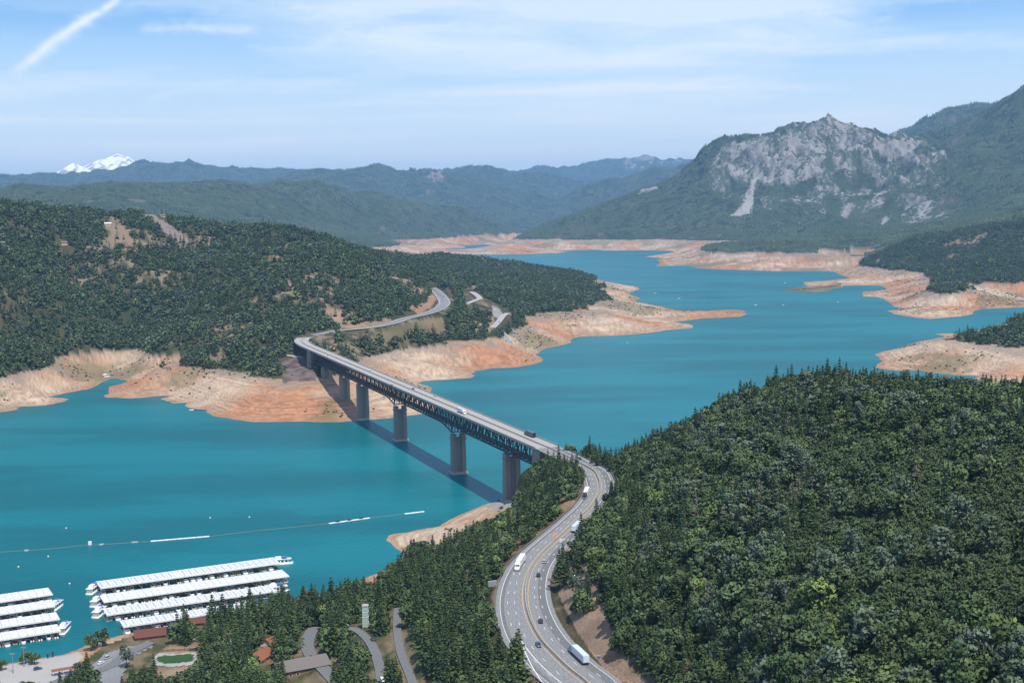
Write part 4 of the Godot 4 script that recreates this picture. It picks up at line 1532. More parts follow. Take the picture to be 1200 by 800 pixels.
		for key: String in sown:
			if key.begins_with(start):
				n += (sown[key][1] as PackedFloat32Array).size() / 16
		print(start, n)
	print("single trees ", count)

# trees that the photograph singles out: kind, foot pixel, guess of the ground's height, height of the tree
func extra_trees() -> Array:
	var out: Array = []
	for q in [["dead", 359, 722, 17.0, "greyed"], ["dead", 549, 702, 16.0, ""], ["pine", 389, 728, 24.0, ""], ["pine", 401, 731, 22.0, ""], ["fir", 415, 716, 18.0, ""], ["fir", 427, 708, 17.0, ""], ["fir", 409, 712, 18.0, ""], ["pine", 343, 745, 18.0, ""], ["pine", 300, 752, 23.0, ""], ["pine", 284, 758, 24.0, ""], ["pine", 250, 752, 26.0, ""], ["pine", 246, 760, 20.0, ""], ["pine", 208, 752, 17.0, ""], ["pine", 216, 744, 18.0, ""], ["pine", 262, 746, 24.0, ""], ["pine", 272, 750, 23.0, ""], ["pine", 292, 746, 20.0, ""], ["pine", 318, 741, 22.0, ""], ["pine", 332, 737, 21.0, ""], ["pine", 304, 744, 18.0, ""], ["pine", 150, 744, 17.0, ""], ["pine", 137, 745, 16.0, ""], ["oak", 120, 757, 10.0, ""], ["oak", 107, 762, 9.0, ""], ["grey_pine", 148, 783, 13.0, ""], ["oak", 95, 795, 9.0, ""], ["oak", 30, 778, 7.0, ""], ["oak", 40, 779, 7.0, ""], ["oak", 2, 786, 6.0, ""], ["pine", 656, 690, 19.0, ""], ["fir", 665, 686, 16.0, ""], ["pine", 660, 672, 15.0, ""], ["pine", 676, 660, 17.0, ""], ["pine", 690, 712, 14.0, ""], ["grey_pine", 676, 700, 11.0, ""], ["oak", 607, 592, 8.0, ""], ["pine", 640, 577, 19.0, ""], ["pine", 648, 572, 20.0, ""], ["fir", 655, 568, 20.0, ""], ["pine", 633, 584, 17.0, ""], ["fir", 626, 590, 15.0, ""], ["pine", 661, 563, 18.0, ""], ["fir", 644, 566, 19.0, ""], ["fir", 694, 535, 9.0, ""], ["fir", 744, 532, 16.0, ""], ["fir", 752, 533, 15.0, ""], ["fir", 700, 532, 12.0, ""], ["fir", 716, 533, 13.0, ""], ["fir", 726, 533, 14.0, ""], ["fir", 970, 452, 19.0, ""], ["fir", 984, 450, 20.0, ""], ["fir", 992, 452, 18.0, ""], ["fir", 910, 460, 19.0, ""], ["fir", 928, 456, 18.0, ""], ["pine", 868, 478, 18.0, ""], ["pine", 843, 490, 17.0, ""], ["fir", 1060, 462, 16.0, ""], ["fir", 958, 454, 16.0, ""], ["fir", 900, 463, 15.0, ""], ["fir", 918, 459, 14.0, ""], ["pine", 880, 472, 16.0, ""], ["pine", 854, 484, 15.0, ""], ["fir", 826, 496, 14.0, ""], ["fir", 804, 508, 16.0, ""], ["fir", 790, 516, 15.0, ""], ["fir", 1003, 455, 14.0, ""], ["fir", 940, 456, 15.0, ""], ["pine", 775, 522, 14.0, ""], ["fir", 815, 500, 17.0, ""]]:
		var p := on_ground(q[1], q[2], 20.0)
		var down := 0
		while Vector2(p.x, p.z).length() > 1160.0 and down < 20:
			down += 1
			p = on_ground(q[1], q[2] + 3.0 * down, 20.0)
		if p.y < 1.0:
			continue
		out.append([q[0], p, Vector2(p.x, p.z).length(), q[3]])
	return out

var leaf_mats := {}

func leaf_mat(c: Color) -> StandardMaterial3D:
	# a few dozen shades are shared by all single trees
	var key := Vector3i(int(c.r * 90.0), int(c.g * 90.0), int(c.b * 90.0))
	if not leaf_mats.has(key):
		var m: StandardMaterial3D = mats["foliage"].duplicate()
		m.albedo_color = Color((key.x + 0.5) / 90.0, (key.y + 0.5) / 90.0, (key.z + 0.5) / 90.0).linear_to_srgb()
		leaf_mats[key] = m
	return leaf_mats[key]

const TREE_WORDS := {
	"pine": ["pine_tree", "pine tree", "green open crowned pine"],
	"fir": ["fir_tree", "fir tree", "green narrow pointed fir"],
	"grey_pine": ["grey_pine_tree", "pine tree", "grey green loose crowned pine"],
	"oak": ["oak_tree", "oak tree", "green round crowned oak"],
	"dead": ["dead_tree", "dead tree", "dead conifer with bare twigs"]}

func one_tree(kind: String, v: int, p: Vector3, size: Vector3, turn: float, c: Color) -> void:
	var px := to_pixel(p)
	var where := "on the lake bank by the resort"
	if p.x < 40.0 and px.x < 560.0 and p.y > 30.0:
		where = "above the resort roads"
	elif p.x < 30.0 and px.x >= 560.0 and px.x < 700.0 and px.y < 700.0:
		where = "on the slope between the highway and the lake"
	elif p.y > 58.0 and px.x > 600.0:
		where = "low on the hill beside the highway" if p.y < 88.0 else "halfway up the hill beside the highway" if p.y < 112.0 else "high on the hill beside the highway"
		if px.x < 760.0:
			where = "right above the rock cutting of the highway"
	var words: Array = TREE_WORDS[kind]
	var lum := c.g / (0.125 if kind != "grey_pine" else 0.15)
	var tone := "bright" if lum > 1.12 else "dark" if lum < 0.86 else "mid"
	if kind == "dead":
		tone = "greyed" if c.b / c.r > 0.72 else "rusty"
	var k := inverse_lerp(HEIGHTS[kind][0], HEIGHTS[kind][1], size.y)
	var build := "tall" if k > 0.72 else "short" if k < 0.36 else "middling"
	var o := thing(words[0], build + " " + tone + " " + words[2] + " " + where, words[1], p, turn, words[1] + "s " + where)
	var pair: Array = kinds[kind][v]
	var t := part("trunk", pair[1], "bark", o, Transform3D(Basis.from_scale(Vector3(size.y, size.y, size.y)), Vector3.ZERO))
	var crown := part("crown", pair[0], "", o, Transform3D(Basis.from_scale(size), Vector3.ZERO))
	crown.material_override = leaf_mat(c)

# ---------------------------------------------------------------- mesh helpers
func box_st(st: SurfaceTool, a: Vector3, b: Vector3, xf := Transform3D.IDENTITY, taper := Vector2.ONE) -> void:
	# a box from a to b; taper narrows its top in x and z about its middle
	var m := (a + b) * 0.5
	var q: Array = []
	for y in [a.y, b.y]:
		var k := taper if y == b.y else Vector2.ONE
		for c in [[a.x, a.z], [b.x, a.z], [b.x, b.z], [a.x, b.z]]:
			q.append(xf * Vector3(m.x + (c[0] - m.x) * k.x, y, m.z + (c[1] - m.z) * k.y))
	for f in [[0, 1, 2, 3], [7, 6, 5, 4], [0, 4, 5, 1], [1, 5, 6, 2], [2, 6, 7, 3], [3, 7, 4, 0]]:
		var n: Vector3 = -(q[f[1]] - q[f[0]]).cross(q[f[2]] - q[f[0]]).normalized()
		st.set_normal(n)
		for k in [0, 1, 2, 0, 2, 3]:
			st.add_vertex(q[f[k]])

func new_st() -> SurfaceTool:
	var st := SurfaceTool.new()
	st.begin(Mesh.PRIMITIVE_TRIANGLES)
	return st

func box_mesh(a: Vector3, b: Vector3, taper := Vector2.ONE) -> ArrayMesh:
	var st := new_st()
	box_st(st, a, b, Transform3D.IDENTITY, taper)
	return st.commit()

# an outline in the x-y plane, pushed out along z, with its rim pulled in a little at both ends
func prism(outline: Array, z0: float, z1: float, rim := 0.0) -> ArrayMesh:
	var st := new_st()
	var n := outline.size()
	var mid_ := Vector2.ZERO
	for p: Vector2 in outline:
		mid_ += p / n
	var pts := PackedVector2Array(outline)
	if Geometry2D.is_polygon_clockwise(pts):
		pts.reverse()
	var inner := PackedVector2Array()
	for p in pts:
		inner.append(p - (p - mid_).normalized() * rim)
	var tri := Geometry2D.triangulate_polygon(inner)
	for side in 2:
		var z := z0 if side == 0 else z1
		for k in range(0, tri.size(), 3):
			var t := [inner[tri[k]], inner[tri[k + 1]], inner[tri[k + 2]]]
			var cross: float = (t[1] - t[0]).cross(t[2] - t[0])
			var flip := (cross > 0.0) == (side == 1)
			for q in ([0, 2, 1] if flip else [0, 1, 2]):
				st.set_normal(Vector3(0, 0, -1 if side == 0 else 1))
				st.add_vertex(Vector3(t[q].x, t[q].y, z))
	var rings: Array = [[inner, z0], [pts, z0 + rim], [pts, z1 - rim], [inner, z1]] if rim > 0.0 else [[pts, z0], [pts, z1]]
	for r in rings.size() - 1:
		for i in n:
			var j := (i + 1) % n
			var a := Vector3(rings[r][0][i].x, rings[r][0][i].y, rings[r][1])
			var b := Vector3(rings[r][0][j].x, rings[r][0][j].y, rings[r][1])
			var c := Vector3(rings[r + 1][0][j].x, rings[r + 1][0][j].y, rings[r + 1][1])
			var d := Vector3(rings[r + 1][0][i].x, rings[r + 1][0][i].y, rings[r + 1][1])
			st.set_normal((b - a).cross(c - a).normalized())
			for p: Vector3 in [a, c, b, a, d, c]:
				st.add_vertex(p)
	return st.commit()

func drum(r: float, z0: float, z1: float, sides := 12) -> ArrayMesh:
	var a: Array = []
	for i in sides:
		a.append(Vector2(cos(TAU * i / sides), sin(TAU * i / sides)) * r)
	return prism(a, z0, z1, r * 0.12)

# a bar of square section between two points, as the transform of a unit bar that runs along y
func bar(a: Vector3, b: Vector3, wide: float, deep: float, side: Vector3) -> Transform3D:
	var y := b - a
	var x := (side - y * side.dot(y) / y.length_squared()).normalized()
	var z := x.cross(y).normalized()
	return Transform3D(Basis(x * wide, y, z * deep), a)

# a strip along a path between two offsets (right is positive), lifted by up; range of samples i0..i1
func strip(st: SurfaceTool, pts: PackedVector3Array, lo: Callable, hi: Callable, up: float, i0 := 0, i1 := -1) -> void:
	var last := pts.size() - 1 if i1 < 0 else i1
	for i in range(i0, last):
		var q: Array = []
		for k in [i, i + 1]:
			var r := right_of(pts, k)
			q.append(pts[k] + r * lo.call(k) + Vector3(0, up, 0))
			q.append(pts[k] + r * hi.call(k) + Vector3(0, up, 0))
		for p: Vector3 in [q[0], q[2], q[1], q[1], q[2], q[3]]:
			st.set_normal(Vector3.UP)
			st.add_vertex(p)

func right_of(pts: PackedVector3Array, k: int) -> Vector3:
	var t := pts[mini(k + 1, pts.size() - 1)] - pts[maxi(k - 1, 0)]
	return Vector3(-t.z, 0, t.x).normalized()

# a wall along a path: height from y0 to y1 above the path, between two offsets
func wall_along(pts: PackedVector3Array, off0: Callable, off1: Callable, y0: float, y1: float, i0: int, i1: int, step := 1) -> ArrayMesh:
	var st := new_st()
	var k := i0
	while k < i1:
		var e := mini(k + step, i1)
		var q: Array = []
		for s in [k, e]:
			var r := right_of(pts, s)
			q.append(pts[s] + r * off0.call(s) + Vector3(0, y0, 0))
			q.append(pts[s] + r * off1.call(s) + Vector3(0, y0, 0))
			q.append(pts[s] + r * off1.call(s) + Vector3(0, y1, 0))
			q.append(pts[s] + r * off0.call(s) + Vector3(0, y1, 0))
		for f in [[0, 3, 7, 4], [1, 5, 6, 2], [3, 2, 6, 7], [0, 4, 5, 1]]:
			var n: Vector3 = (q[f[1]] - q[f[0]]).cross(q[f[2]] - q[f[0]]).normalized()
			st.set_normal(-n)
			for m in [0, 1, 2, 0, 2, 3]:
				st.add_vertex(q[f[m]])
		for f in ([[0, 1, 2, 3]] if k == i0 else []) + ([[4, 7, 6, 5]] if e == i1 else []):
			var n: Vector3 = (q[f[1]] - q[f[0]]).cross(q[f[2]] - q[f[0]]).normalized()
			st.set_normal(-n)
			for m in [0, 1, 2, 0, 2, 3]:
				st.add_vertex(q[f[m]])
		k = e
	return st.commit()

func flat_to(k: float) -> Callable:
	return func(_i: int) -> float: return k

# ---------------------------------------------------------------- highway
func structure(o: Node, label: String) -> void:
	o.set_meta("kind", "structure")
	o.set_meta("label", label)

func dashes(w: Path, off: Callable, half: float, up: float, i0: int, i1: int, on: int, every: int) -> ArrayMesh:
	var st := new_st()
	var i := i0
	while i + on <= i1:
		strip(st, w.pts, func(k: int) -> float: return off.call(k) - half, func(k: int) -> float: return off.call(k) + half, up, i, i + on)
		i += every
	return st.commit()

func make_highway() -> void:
	var w := highway
	var last := w.pts.size() - 1
	var road := Node3D.new()
	road.name = "highway"
	add_child(road)
	structure(road, "six lane grey highway curving past the wooded hill to the bridge")
	var st := new_st()
	strip(st, w.pts, func(k: int) -> float: return -w.left[k], func(k: int) -> float: return w.right[k], 0.0)
	part("roadway", st.commit(), "asphalt", road)
	# the slow lanes are resurfaced in a darker mix
	st = new_st()
	strip(st, w.pts, func(k: int) -> float: return w.right[k] - 6.0, func(k: int) -> float: return w.right[k] - 2.4, 0.03)
	part("dark_lane", st.commit(), "dark_asphalt", road)
	st = new_st()
	strip(st, w.pts, func(k: int) -> float: return -w.left[k] + 2.4, func(k: int) -> float: return -w.left[k] + 4.0, 0.03)
	part("patched_lane", st.commit(), "dark_asphalt", road)
	var edge := func(off: Callable, half: float, m: String, called: String) -> void:
		var s2 := new_st()
		strip(s2, w.pts, func(k: int) -> float: return off.call(k) - half, func(k: int) -> float: return off.call(k) + half, 0.06)
		part(called, s2.commit(), m, road)
	edge.call(func(k: int) -> float: return -w.left[k] + 2.2, 0.11, "line_white", "edge_line")
	edge.call(func(k: int) -> float: return w.right[k] - 2.2, 0.11, "line_white", "edge_line")
	edge.call(flat_to(-1.3), 0.1, "line_yellow", "median_line")
	edge.call(flat_to(1.3), 0.1, "line_yellow", "median_line")
	for f in [0.36, 0.68]:
		part("lane_dashes", dashes(w, func(k: int) -> float: return -1.3 - (w.left[k] - 3.5) * f, 0.11, 0.06, 0, last, 1, 4), "line_white", road)
		part("lane_dashes", dashes(w, func(k: int) -> float: return 1.3 + (w.right[k] - 3.5) * f, 0.11, 0.06, 2, last, 1, 4), "line_white", road)
	# gore of the slip road that joins at the bottom
	var gore: Array = [on_level(609, 748, ROAD_Y), on_level(622, 766, ROAD_Y), on_level(640, 785, ROAD_Y), on_level(665, 806, ROAD_Y)]
	var gore2: Array = [on_level(609, 748, ROAD_Y), on_level(615, 763, ROAD_Y), on_level(626, 785, ROAD_Y), on_level(644, 812, ROAD_Y)]
	for g in [gore, gore2]:
		var l := smooth_line(g, 3.0)
		st = new_st()
		strip(st, l, flat_to(-0.18), flat_to(0.18), 0.075)
		part("gore_line", st.commit(), "line_white", road)
	# concrete barrier down the middle, from the bottom of the frame to the bridge
	var b := thing("median_barrier", "concrete barrier down the middle of the curving highway", "barrier")
	part("barrier_base", wall_along(w.pts, flat_to(-0.32), flat_to(0.32), 0.0, 0.3, 0, last), "pale_concrete", b)
	part("barrier_wall", wall_along(w.pts, flat_to(-0.12), flat_to(0.12), 0.3, 1.05, 0, last), "pale_concrete", b)
	guard_rail(w, -1, 0, last - 2, "galvanised guard rail on posts along the lake side of the highway")
	guard_rail(w, 1, last / 2, last - 2, "galvanised guard rail on posts round the outer bend above the water")
	# the highway beyond the bridge
	w = north_road
	last = w.pts.size() - 1
	road = Node3D.new()
	road.name = "highway"
	add_child(road, true)
	structure(road, "highway winding up behind the headland beyond the bridge")
	st = new_st()
	strip(st, w.pts, func(k: int) -> float: return -w.left[k], func(k: int) -> float: return w.right[k], 0.0)
	part("roadway", st.commit(), "asphalt", road)
	for f in [-8.8, 8.8]:
		st = new_st()
		strip(st, w.pts, flat_to(f - 0.2), flat_to(f + 0.2), 0.08)
		part("edge_line", st.commit(), "line_white", road)
	b = thing("median_barrier", "concrete barrier along the middle of the highway beyond the bridge", "barrier")
	part("barrier_wall", wall_along(w.pts, flat_to(-0.25), flat_to(0.25), 0.0, 1.0, 0, last, 2), "pale_concrete", b)
	b = thing("retaining_wall", "pale concrete wall along the outer edge of the far highway bend", "wall")
	part("wall_face", wall_along(w.pts, flat_to(-11.9), flat_to(-11.3), -1.5, 1.4, last / 2, last, 2), "pale_concrete", b)
	# lesser roads
	var labels := ["narrow grey lane descending through the pines", "curving drive beside the pale green tower", "forked grey drive above the houses", "grey service road along the marina bank", "grey frontage road looping below the far highway", "pale boat ramp road running down to the water", "grey service road leaving the foot of the bridge"]
	for i in lanes_small.size():
		var s := lanes_small[i]
		st = new_st()
		strip(st, s.pts, func(k: int) -> float: return -s.left[k], func(k: int) -> float: return s.right[k], 0.0)
		var o := part(["lane", "drive", "fork_drive", "service_road", "frontage_road", "ramp_road", "bridge_foot_road"][i], st.commit(), "pale_concrete" if s.get_meta("pale") else "dark_asphalt", self)
		structure(o, labels[i])

func guard_rail(w: Path, side: int, i0: int, i1: int, label: String) -> void:
	var g := thing("guard_rail", label, "guard rail")
	var off := func(k: int) -> float: return (-w.left[k] - 0.6) if side < 0 else (w.right[k] + 0.6)
	var off2 := func(k: int) -> float: return off.call(k) + 0.12
	part("rail", wall_along(w.pts, off, off2, 0.45, 0.8, i0, i1), "steel_grey", g)
	var post := box_mesh(Vector3(-0.09, -0.6, -0.09), Vector3(0.09, 0.78, 0.09))
	for k in range(i0, i1, 1):
		part("post", post, "steel_grey", g, Transform3D(Basis.IDENTITY, w.pts[k] + right_of(w.pts, k) * (off.call(k) + side * 0.2)))

# ---------------------------------------------------------------- the bridge
const DECK_HALF := 9.6
const TRUSS_HALF := 5.6
const TOP_Y := -2.6         # top chord below the road
const BOTTOM_Y := -15.5     # bottom chord below the road

func span_len() -> PackedFloat32Array:
	var s := PackedFloat32Array([0.0])
	for i in range(1, span.size()):
		s.append(s[i - 1] + span[i].distance_to(span[i - 1]))
	return s

func on_span(s: float) -> Vector3:
	var i := clampi(span_s.bsearch(s, false) - 1, 0, span.size() - 2)
	return span[i].lerp(span[i + 1], clampf((s - span_s[i]) / (span_s[i + 1] - span_s[i]), 0, 1))

func span_right(s: float) -> Vector3:
	var t := on_span(s + 3.0) - on_span(s - 3.0)
	return Vector3(-t.z, 0, t.x).normalized()

func s_of(d: float) -> float:
	var p := on_bridge(d)
	var best := 0.0
	var gap := 1e9
	for i in span.size():
		var q := span[i].distance_to(p)
		if q < gap:
			gap = q
			best = span_s[i]
	return best

func make_bridge() -> void:
	span_s = span_len()
	var total := span_s[span_s.size() - 1]
	var b := thing("truss_bridge", "long dark steel truss bridge on tall concrete piers across the lake", "bridge")
	var last := span.size() - 1
	# deck slab, kerbs, parapets
	part("deck_slab", wall_along(span, flat_to(-DECK_HALF - 0.6), flat_to(DECK_HALF + 0.6), -1.1, -0.25, 0, last), "deck_concrete", b)
	var st := new_st()
	strip(st, span, flat_to(-DECK_HALF), flat_to(DECK_HALF), 0.0)
	part("roadway", st.commit(), "deck_concrete", b)
	st = new_st()
	for lane in [-5.0, 5.0]:
		strip(st, span, flat_to(lane - 1.6), flat_to(lane + 1.6), 0.035)
	part("worn_lane", st.commit(), "pale_concrete", b)
	for side: float in [-1.0, 1.0]:
		part("parapet", wall_along(span, flat_to(side * (DECK_HALF + 0.3) - 0.22), flat_to(side * (DECK_HALF + 0.3) + 0.22), -0.25, 0.95, 0, last), "pale_concrete", b)
		part("fascia_girder", wall_along(span, flat_to(side * (DECK_HALF - 1.4) - 0.2), flat_to(side * (DECK_HALF - 1.4) + 0.2), -2.3, -1.1, 0, last), "steel_dark", b)
		st = new_st()
		strip(st, span, flat_to(side * (DECK_HALF - 0.9) - 0.13), flat_to(side * (DECK_HALF - 0.9) + 0.13), 0.07)
		part("edge_line", st.commit(), "line_white", b)
	part("median_wall", wall_along(span, flat_to(-0.3), flat_to(0.3), 0.0, 0.9, 0, last), "pale_concrete", b)
	# panels of the trusses
	var ends := [s_of(1154.0), s_of(1233.0), s_of(1387.0), s_of(1592.0), s_of(1765.0), s_of(1860.0), s_of(1966.0), s_of(1966.0) + 52.0]
	var nodes: Array = []            # distances of the panel points
	for e in ends.size() - 1:
		var n := int(round((ends[e + 1] - ends[e]) / 9.4))
		n += n % 2
		for k in n:
			nodes.append(lerpf(ends[e], ends[e + 1], float(k) / n))
	nodes.append(ends[ends.size() - 1])
	var low := func(s: float) -> float:
		var y := BOTTOM_Y
		for e in [2, 3]:
			y -= 5.2 * pow(clampf(1.0 - absf(s - ends[e]) / 34.0, 0.0, 1.0), 1.3)
		return y
	var unit := box_mesh(Vector3(-0.5, 0, -0.5), Vector3(0.5, 1, 0.5))
	for side: float in [-1.0, 1.0]:
		for i in nodes.size():
			var s: float = nodes[i]
			var r := span_right(s)
			var p := on_span(s) + r * side * TRUSS_HALF
			var top := p + Vector3(0, TOP_Y, 0)
			var bottom: Vector3 = p + Vector3(0, low.call(s), 0)
			part("vertical_post", unit, "steel_dark", b, bar(bottom, top, 0.55, 0.6, r))
			if i + 1 < nodes.size():
				var s2: float = nodes[i + 1]
				var p2: Vector3 = on_span(s2) + span_right(s2) * side * TRUSS_HALF
				var top2 := p2 + Vector3(0, TOP_Y, 0)
				var bottom2: Vector3 = p2 + Vector3(0, low.call(s2), 0)
				part("top_chord", unit, "steel_dark", b, bar(top, top2, 0.8, 0.9, r))
				part("bottom_chord", unit, "steel_dark", b, bar(bottom, bottom2, 0.8, 1.0, r))
				if i % 2 == 0:
					part("diagonal", unit, "steel_dark", b, bar(bottom, top2, 0.6, 0.75, r))
				else:
					part("diagonal", unit, "steel_dark", b, bar(top, bottom2, 0.6, 0.75, r))
	for i in nodes.size():
		var s: float = nodes[i]
		var r := span_right(s)
		var c := on_span(s)
		part("floor_beam", unit, "steel_dark", b, bar(c + r * -DECK_HALF + Vector3(0, TOP_Y + 0.4, 0), c + r * DECK_HALF + Vector3(0, TOP_Y + 0.4, 0), 1.1, 0.45, Vector3.UP))
		part("rail_beam", unit, "steel_dark", b, bar(c + r * -TRUSS_HALF + Vector3(0, BOTTOM_Y + 0.2, 0), c + r * TRUSS_HALF + Vector3(0, BOTTOM_Y + 0.2, 0), 0.9, 0.45, Vector3.UP))
		if i + 1 < nodes.size():
			var c2 := on_span(nodes[i + 1])
			var r2 := span_right(nodes[i + 1])
			part("sway_brace", unit, "steel_dark", b, bar(c + r * -TRUSS_HALF + Vector3(0, BOTTOM_Y, 0), c2 + r2 * TRUSS_HALF + Vector3(0, BOTTOM_Y, 0), 0.35, 0.35, Vector3.UP))
	# the railway on the lower deck
	var low_pts := PackedVector3Array()
	for k in int(ends[7] - ends[0]) / 5:
		low_pts.append(on_span(ends[0] + 5.0 * k))
	part("rail_deck", wall_along(low_pts, flat_to(-3.4), flat_to(3.4), BOTTOM_Y + 0.7, BOTTOM_Y + 1.1, 0, low_pts.size() - 1), "steel_dark", b)
	for off in [-0.75, 0.75]:
		part("rail", wall_along(low_pts, flat_to(off - 0.05), flat_to(off + 0.05), BOTTOM_Y + 1.1, BOTTOM_Y + 1.3, 0, low_pts.size() - 1), "steel_grey", b)
	# piers
	for e in range(1, 7):
		var s: float = ends[e]
		var c := on_span(s)
		var r := span_right(s)
		var top_y: float = ROAD_Y + low.call(s) - 1.6
		var foot := minf(height_at(c.x, c.z) - 4.0, -6.0) if e != 6 and e != 5 else height_at(c.x, c.z) - 6.0
		pier(b, Transform3D(Basis(r, Vector3.UP, r.cross(Vector3.UP)), Vector3(c.x, 0, c.z)), foot, top_y, 1.0 if e < 5 else 0.92)
	# abutments
	for e in [[0.0, 16.0, -1.0], [ends[7] + 9.0, 22.0, 1.0]]:
		var c := on_span(maxf(e[0], 0.0))
		var r := span_right(maxf(e[0], 0.0))
		var xf := Transform3D(Basis(r, Vector3.UP, r.cross(Vector3.UP)), Vector3(c.x, 0, c.z))
		var a2 := part("abutment", box_mesh(Vector3(-DECK_HALF, 8.0, -e[1] / 2), Vector3(DECK_HALF, ROAD_Y - 1.2, e[1] / 2)), "pier_concrete", b, xf)
		part("bearing_seat", box_mesh(Vector3(-DECK_HALF + 1.0, 30.0, -e[1] / 2 - 1.2), Vector3(DECK_HALF - 1.0, ROAD_Y + TOP_Y, -e[1] / 2 - 0.01)), "pier_concrete", a2)

func pier(b: Node3D, xf: Transform3D, foot: float, top: float, k: float) -> void:
	var h := top - foot
	var wide := 6.6 * k
	var deep := 4.6 * k
	var cap := 3.2
	# two battered shafts with a recessed web between them
	var body := new_st()
	var lean := clampf(1.0 - h * 0.0036, 0.7, 1.0)
	for side: float in [-1.0, 1.0]:
		box_st(body, Vector3(side * wide * 0.66 - wide * 0.34, foot, -deep), Vector3(side * wide * 0.66 + wide * 0.34, top - cap, deep), xf, Vector2(lean, lean))
	var p := part("pier", body.commit(), "pier_concrete", b)
	var web := new_st()
	box_st(web, Vector3(-wide * 0.5, foot, -deep * 0.62), Vector3(wide * 0.5, top - cap - 0.5, deep * 0.62), xf, Vector2(1.0, lean))
	part("web", web.commit(), "pier_concrete", p)
	var seat := new_st()
	for side: float in [-1.0, 1.0]:
		box_st(seat, Vector3(side * wide * 0.66 - wide * 0.28, top - cap, -deep * 0.82), Vector3(side * wide * 0.66 + wide * 0.28, top, deep * 0.82), xf)
	part("bearing_block", seat.commit(), "pier_concrete", p)
	var beam := new_st()
	box_st(beam, Vector3(-wide * 1.02, top - cap - 1.6, -deep * 0.9), Vector3(wide * 1.02, top - cap - 0.4, deep * 0.9), xf)
	part("cap_beam", beam.commit(), "pier_concrete", p)
	var plinth := new_st()
	box_st(plinth, Vector3(-wide * 1.12, foot, -deep * 1.16), Vector3(wide * 1.12, maxf(foot + 3.0, 2.2), deep * 1.16), xf)
	part("plinth", plinth.commit(), "pale_concrete", p)

# ---------------------------------------------------------------- boats
func hull_mesh(length: float, beam: float, y0: float, y1: float, blunt: float, flare := 0.82) -> ArrayMesh:
	# plan outline, bow at +x, with the waterline narrower than the gunwale
	var top: Array = []
	for p in [Vector2(-0.5, -0.46), Vector2(-0.5, 0.46), Vector2(0.05, 0.5), Vector2(0.28, 0.44), Vector2(0.42, 0.28 + blunt * 0.15), Vector2(0.5, 0.05 + blunt * 0.3), Vector2(0.5, -0.05 - blunt * 0.3), Vector2(0.42, -0.28 - blunt * 0.15), Vector2(0.28, -0.44), Vector2(0.05, -0.5)]:
		top.append(Vector2(p.x * length, p.y * beam))
	var st := new_st()
	var n := top.size()
	for i in n:
		var a: Vector2 = top[i]
		var b: Vector2 = top[(i + 1) % n]
		var a0 := Vector3(a.x * flare, y0, a.y * flare)
		var b0 := Vector3(b.x * flare, y0, b.y * flare)
		var a1 := Vector3(a.x, y1, a.y)
		var b1 := Vector3(b.x, y1, b.y)
		for p: Vector3 in [a0, b1, b0, a0, a1, b1]:
			st.add_vertex(p)
		for p: Vector3 in [Vector3(0, y1, 0), b1, a1]:
			st.add_vertex(p)
	st.generate_normals()
	return st.commit()

var boat_protos := {}

